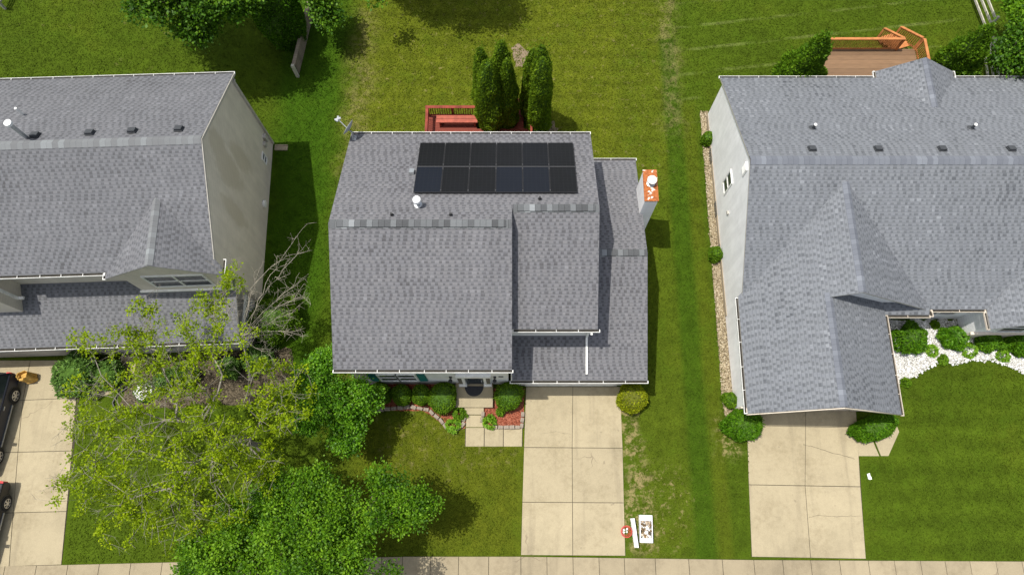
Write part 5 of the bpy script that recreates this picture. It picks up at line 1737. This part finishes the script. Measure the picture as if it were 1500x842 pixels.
for R_, zz in ((0.25, 0.22), (0.20, 0.10), (0.15, 0.02)):
    for k in range(20):
        a0, a1 = 2 * math.pi * k / 20, 2 * math.pi * (k + 1) / 20
        mb.tube((R_ * math.cos(a0), R_ * math.sin(a0), zz), (R_ * math.cos(a1), R_ * math.sin(a1), zz), 0.016 if zz > 0.2 else 0.008, seg=5, caps=False)
for k in range(14):
    a0 = 2 * math.pi * k / 14
    mb.tube((0.15 * math.cos(a0), 0.15 * math.sin(a0), 0.02), (0.25 * math.cos(a0), 0.25 * math.sin(a0), 0.22), 0.007, seg=5, caps=False)
mb.build('basket', M['redwire'], t, True)
mb = MB()
for k in range(16):
    a0, q = random.uniform(0, 6.28), random.uniform(0, 0.13)
    mb.lathe([(0.015, -0.04), (0.045, -0.01), (0.04, 0.03), (0.01, 0.045)], (q * math.cos(a0) - 0.02, q * math.sin(a0), random.uniform(0.08, 0.16)), seg=7, jit=0.25, mi=random.choice((0, 0, 1)))
mb.build('contents', [M['paper'], M['core']], t, True)
x, y = at(1273, 697)
mb = MB(); mb.obox((x - 0.07, y - 0.14, 0.03), (0.12, 0.03, 0.02), (-0.04, 0.24, 0.03), (0, 0, 0.01)); mb.obox((x - 0.02, y - 0.16, 0.035), (0.09, 0.02, 0.05), (-0.02, 0.12, 0.0), (0, 0, 0.008))
o = mb.build('paper_scrap', M['paper'], base=(x, y, 0)); tag(o, 'scrap of white paper lying on the right front lawn', 'paper scrap')
# crumpled paper sack on the left driveway
x, y = at(43, 553, 0.35)
t = thing('paper_sack', 'crumpled tan paper yard sack on the left driveway behind the navy car', 'sack', (x, y, 0.035), 0.35)
mb = MB()
rs_ = random.Random(4)
prev = None
levels = [(0.0, 0.24, 0.19), (0.12, 0.27, 0.22), (0.30, 0.24, 0.20), (0.46, 0.27, 0.19), (0.62, 0.22, 0.17), (0.74, 0.26, 0.19)]
rings = []
for z, rx, ry in levels:
    ring = []
    for k in range(16):
        a0 = 2 * math.pi * k / 16
        e = 0.55
        cx = math.copysign(abs(math.cos(a0)) ** e, math.cos(a0)) * rx * rs_.uniform(0.80, 1.16); cy = math.copysign(abs(math.sin(a0)) ** e, math.sin(a0)) * ry * rs_.uniform(0.85, 1.12)
        ring.append((cx - z * 0.12, cy + z * 0.10, z + rs_.uniform(-0.02, 0.02) * (z > 0)))
    rings.append(ring)
for r0, r1 in zip(rings[:-1], rings[1:]):
    for k in range(16):
        j = (k + 1) % 16
        mb.face([r0[k], r0[j], r1[j], r1[k]])
inner = [(x_ * 0.9, y_ * 0.9, z_ - 0.02) for x_, y_, z_ in rings[-1]]
floor_ = [(x_ * 0.8, y_ * 0.8, 0.52) for x_, y_, z_ in rings[-1]]
for r0, r1 in ((rings[-1], inner), (inner, floor_)):
    for k in range(16):
        j = (k + 1) % 16
        mb.face([r0[k], r0[j], r1[j], r1[k]])
mb.face(floor_)
mb.build('sack_body', M['kraft'], t, True)
mb = MB(); mb.obox((-0.26, -0.16, 0.70), (0.22, -0.03, 0.05), (0.02, 0.10, 0.04), (0, 0.01, -0.02)); mb.build('folded_top', M['kraft'], t, True)
# black plastic bed edging by the curved path
mb = MB()
E2 = [at(*p) for p in ((200, 545), (192, 566), (174, 578), (167, 590), (172, 602), (185, 606))]
for p, q in zip(E2[:-1], E2[1:]):
    p, q = Vector((*p, 0)), Vector((*q, 0)); s_ = Vector(((q - p).y, -(q - p).x, 0)).normalized()
    mb.obox(p + Vector((0, 0, -0.02)), (q - p) * 1.02, s_ * 0.05, (0, 0, 0.13))
o = mb.build('bed_edging', M['dark'], base=(*E2[2], 0)); tag(o, 'curved dark plastic edging strip around the left brown bed', 'edging')


# ================================================================== CARS
def car(name, label, loc, rz, L, W, H, wb, front_ov, paint, r, suv=True):
    """local: +y is the rear, x across; wheels at y = -wb/2 and wb/2"""
    t = thing(name, label, 'car', loc, rz)
    yf, yr = -wb / 2 - front_ov, -wb / 2 - front_ov + L
    belt = 1.0 if suv else 0.88
    mb = MB()
    prof = [(yf + 0.06, 0.30), (yf, 0.55), (yf + 0.10, 0.74), (yf + 0.95, belt - 0.04), (yf + 1.25, belt), (yr - 0.12, belt + 0.03), (yr, belt - 0.12), (yr - 0.02, 0.45), (yr - 0.15, 0.28)]
    mb.prism([(-W / 2, y, z) for y, z in prof], (W, 0, 0))
    mb.build('body', paint, t, True, smooth=False, bevel=0.07)
    # cabin glass: narrower at the roof
    y0, y1, y2, y3 = yf + 1.10, yf + 1.85, (yr - 0.32 if suv else yr - 0.95), (yr - 0.06 if suv else yr - 0.35)
    wb_, wt = W / 2 - 0.05, W / 2 - 0.24
    mb = MB()
    B = [(-wb_, y0, belt - .02), (wb_, y0, belt - .02), (wb_, y3, belt - .02), (-wb_, y3, belt - .02)]
    T_ = [(-wt, y1, H - 0.06), (wt, y1, H - 0.06), (wt, y2, H - 0.06), (-wt, y2, H - 0.06)]
    for i in range(4):
        j = (i + 1) % 4
        mb.face([B[i], B[j], T_[j], T_[i]])
    mb.face(T_)
    mb.build('window_glass', M['glass'], t, True)
    mb = MB()
    mb.prism([(-wt - 0.03, y1 - 0.05, H - 0.055), (wt + 0.03, y1 - 0.05, H - 0.055), (wt + 0.03, y2 + 0.08, H - 0.055), (-wt - 0.03, y2 + 0.08, H - 0.055)], (0, 0, 0.06))
    ro = mb.build('roof', paint, t, True, bevel=0.02)
    for i, (ya, yb) in enumerate(((y0, y1), (y3, y2), ((y0 + y3) / 2, (y1 + y2) / 2))):
        for sg in (-1, 1):
            mb = MB()
            a, b = Vector((sg * (wb_ + 0.005), ya, belt - .02)), Vector((sg * (wt + 0.01), yb, H - 0.05))
            mb.obox(a - Vector((0.02, 0.05, 0)), b - a, (0.04, 0, 0), (0, 0.10, 0))
            mb.build('pillar', paint, t, True)
    for sg in (-1, 1):
        mb = MB()
        mb.tube((sg * (wt - 0.02), y1 + 0.15, H + 0.05), (sg * (wt - 0.02), y2 - 0.15, H + 0.05), 0.02, seg=6)
        mb.build('roof_rail', M['galv'], ro, True)
    for sg in (-1, 1):
        mb = MB()
        mb.box(sg * W / 2 - 0.02, sg * W / 2 + 0.035, -wb / 2 + r + 0.08, wb / 2 - r - 0.08, 0.30, 0.37)
        mb.build('side_step', M['galv'], t, True)
    for yy in (-wb / 2, wb / 2):
        for sg in (-1, 1):
            mb = MB()
            mb.lathe([(r + 0.075, 0), (r + 0.07, 0.012)], (sg * (W / 2 - 0.004), yy, r + 0.03), (sg, 0, 0), 28)
            mb.build('wheel_arch', M['cardark'], t, True)
        for sg in (-1, 1):
            mb = MB()
            mb.lathe([(r * 0.62, -0.10), (r * 0.97, -0.10), (r, -0.07), (r, 0.07), (r * 0.96, 0.10), (r * 0.66, 0.105)], (sg * (W / 2 - 0.05), yy, r), (sg, 0, 0), 28)
            wh = mb.build('wheel', M['tyre'], t, True)
            mb = MB()
            c = Vector((sg * (W / 2 + 0.058), yy, r))
            for k in range(24):
                a0, a1 = 2 * math.pi * k / 24, 2 * math.pi * (k + 1) / 24
                for ra, rb in ((0.58, 0.66),):
                    p = [c + Vector((0, math.cos(q) * r * w_, math.sin(q) * r * w_)) for q, w_ in ((a0, ra), (a1, ra), (a1, rb), (a0, rb))]
                    mb.prism(p, (sg * 0.02, 0, 0))
            for k in range(6):
                a0 = 2 * math.pi * k / 6
                d = Vector((0, math.cos(a0), math.sin(a0))); e = Vector((0, -d.z, d.y))
                mb.obox(c + d * r * 0.08 - e * r * 0.09, d * r * 0.52, e * r * 0.18, (sg * 0.018, 0, 0))
            mb.lathe([(r * 0.17, 0), (r * 0.15, 0.025)], c, (sg, 0, 0), 14)
            mb.build('rim', M['alloy'], wh, True)
    for sg in (-1, 1):
        mb = MB(); mb.box(sg * (W / 2 - 0.14) - 0.11, sg * (W / 2 - 0.14) + 0.11, yr - 0.14, yr + 0.015, belt - 0.35, belt - 0.02)
        mb.build('tail_lamp', M['redlamp'], t, True, bevel=0.02)
        mb = MB(); mb.box(sg * (W / 2 - 0.28) - 0.2, sg * (W / 2 - 0.28) + 0.2, yf + 0.01, yf + 0.2, 0.62, 0.76)
        mb.build('headlight', M['glass'], t, True)
        mb = MB(); mb.box(sg * (W / 2 + 0.02) - 0.12, sg * (W / 2 + 0.02) + 0.12, y0 + 0.35, y0 + 0.50, belt, belt + 0.16)
        mb.build('door_mirror', paint, t, True, bevel=0.02)
    for sg in (-1, 1):
        for yy in (-0.35, 0.65):
            mb = MB(); mb.box(sg * W / 2 - 0.01, sg * W / 2 + 0.03, yy, yy + 0.20, 0.82, 0.86)
            mb.build('door_handle', M['galv'], t, True)
    return t


car('car', 'navy blue sport utility car parked nose to the street near the left garage', (-24.0 - 0.93, 4.12, 0.035), math.radians(-3.5), 4.75, 1.86, 1.72, 2.86, 0.88, M['navy'], 0.37)
car('car', 'black car parked on the left driveway closest to the sidewalk', (-23.35 - 0.88, -0.65, 0.035), math.radians(-3.5), 4.3, 1.76, 1.48, 2.50, 0.85, M['blackp'], 0.33, suv=False)

# ================================================================== GRASS TUFTS (uncountable ground cover)
def inside(poly, x, y):
    r = np.zeros(len(x), bool)
    n = len(poly)
    for i in range(n):
        x0, y0 = poly[i][:2]; x1, y1 = poly[(i + 1) % n][:2]
        c = ((y0 > y) != (y1 > y)) & (x < (x1 - x0) * (y - y0) / ((y1 - y0) + 1e-12) + x0)
        r ^= c
    return r


N = 330000
gx = RNG.uniform(-31, 31, N); gy = -3.2 + RNG.random(N) ** 1.0 * 33.5
block = [[(-30, -1.0), (-30, -3.6), (30.3, -3.6), (30.3, -1.0)],
         [(0.40, 6.4), (0.13, -2), (5.43, -2), (5.55, 6.4)], [(11.5, 5), (10.65, -2), (16.3, -2), (16.9, 5)], [(-26.6, 7.4), (-26.6, -2.2), (-20.2, -2.2), (-20.9, 5.0), (-20.9, 7.4)],
         [(-7.2, 4.85), (0.7, 4.85), (0.7, 17), (-7.2, 17)], [(-2.27, 3.08), (0.6, 3.08), (0.6, 5), (-2.27, 5)], [(0, 6), (5.9, 6), (5.9, 16.6), (0, 16.6)],
         [(-28, 8.0), (-12.6, 8.0), (-12.9, 19.3), (-28, 19.0)], [(-21.4, 4.6), (-11, 4.6), (-11, 9), (-21.4, 9)], [(10.40, 4.3), (28, 4.3), (28, 21.2), (10.46, 21.2)],
         [(16.2, 2.6), (18.7, 2.6), (18.7, 5), (16.2, 5)], [(-4.6, 16.5), (1.1, 16.5), (1.1, 20.8), (-4.6, 20.8)]]
keep = np.ones(N, bool)
top_y_i = np.interp(gx, top_x, top_y)
keep &= gy > top_y_i + 0.02
gb = [(17.2, 9.4), (17.25, 5.4), at(1311, 568), at(1325, 557), at(1345, 549), at(1362, 538), at(1380, 530), at(1425, 527), at(1448, 527), at(1475, 535), at(1500, 546), (28, 6.3), (28, 9.4)]
for k, b in enumerate(block):
    m = inside(b, gx, gy)
    if k == 0: continue
    if k == 9:   # the right lot's lawn lies in front of the gravel, right of the garage
        m &= ~((gx > 17.25) & (gy < 9) & ~inside(gb, gx, gy))
    keep &= ~m
gx, gy = gx[keep], gy[keep]
n = len(gx)
pos = np.stack([gx, gy, np.full(n, 0.022) + RNG.random(n) * 0.02], 1)
dirs = RNG.normal(size=(n, 3)) * np.array([1, 1, 0.45]); dirs[:, 2] = np.abs(dirs[:, 2]) * 0.8
g = leaf_object('grass', pos, dirs, 0.085, 0.42, M['lawn'], RNG.random(n), None, flat=2.5)
tag(g, 'short mown grass blades covering the lawns', 'grass', kind='stuff')

# ================================================================== LIGHT, SKY, CAMERA
sun_to = Vector((-0.31, 0.045, 1.0)).normalized()
ld = bpy.data.lights.new('sun', 'SUN')
ld.energy = 3.45
ld.angle = math.radians(0.55)
ld.color = (1.0, 0.95, 0.86)
so = bpy.data.objects.new('sun', ld)
COL.objects.link(so)
so.rotation_euler = (-sun_to).to_track_quat('-Z', 'Y').to_euler()
so.location = (0, 0, 60)
w = bpy.data.worlds.new('World')
SC.world = w
w.use_nodes = True
wt = w.node_tree
wt.nodes.clear()
sky = wt.nodes.new('ShaderNodeTexSky')
sky.sky_type = 'NISHITA'
sky.sun_disc = False
sky.sun_elevation = math.asin(sun_to.z)
sky.sun_rotation = math.atan2(sun_to.x, sun_to.y)
sky.air_density = 1.0
sky.dust_density = 2.5
sky.ozone_density = 1.0
bg = wt.nodes.new('ShaderNodeBackground')
bg.inputs['Strength'].default_value = 0.15
wo = wt.nodes.new('ShaderNodeOutputWorld')
bw = wt.nodes.new('ShaderNodeRGBToBW')
hz = wt.nodes.new('ShaderNodeMix'); hz.data_type = 'RGBA'
hz.inputs[0].default_value = 0.62
wt.links.new(sky.outputs[0], bw.inputs[0])
wt.links.new(sky.outputs[0], hz.inputs[6])
wt.links.new(bw.outputs[0], hz.inputs[7])
wt.links.new(hz.outputs[2], bg.inputs[0])
wt.links.new(bg.outputs[0], wo.inputs[0])

cd = bpy.data.cameras.new('camera')
cd.sensor_width = 36
cd.lens = FPX / 1500 * 36
cd.clip_end = 2000
cam = bpy.data.objects.new('camera', cd)
COL.objects.link(cam)
cam.location = (0, 0, CAM_H)
cam.rotation_euler = (TILT, 0, 0)
SC.camera = cam
SC.view_settings.view_transform = 'Standard'
SC.view_settings.look = 'None'
SC.view_settings.exposure = 0.54
SC.view_settings.gamma = 1.0
SC.view_settings.use_curve_mapping = False
SC.cycles.max_bounces = 6
SC.cycles.diffuse_bounces = 3
SC.cycles.transmission_bounces = 4
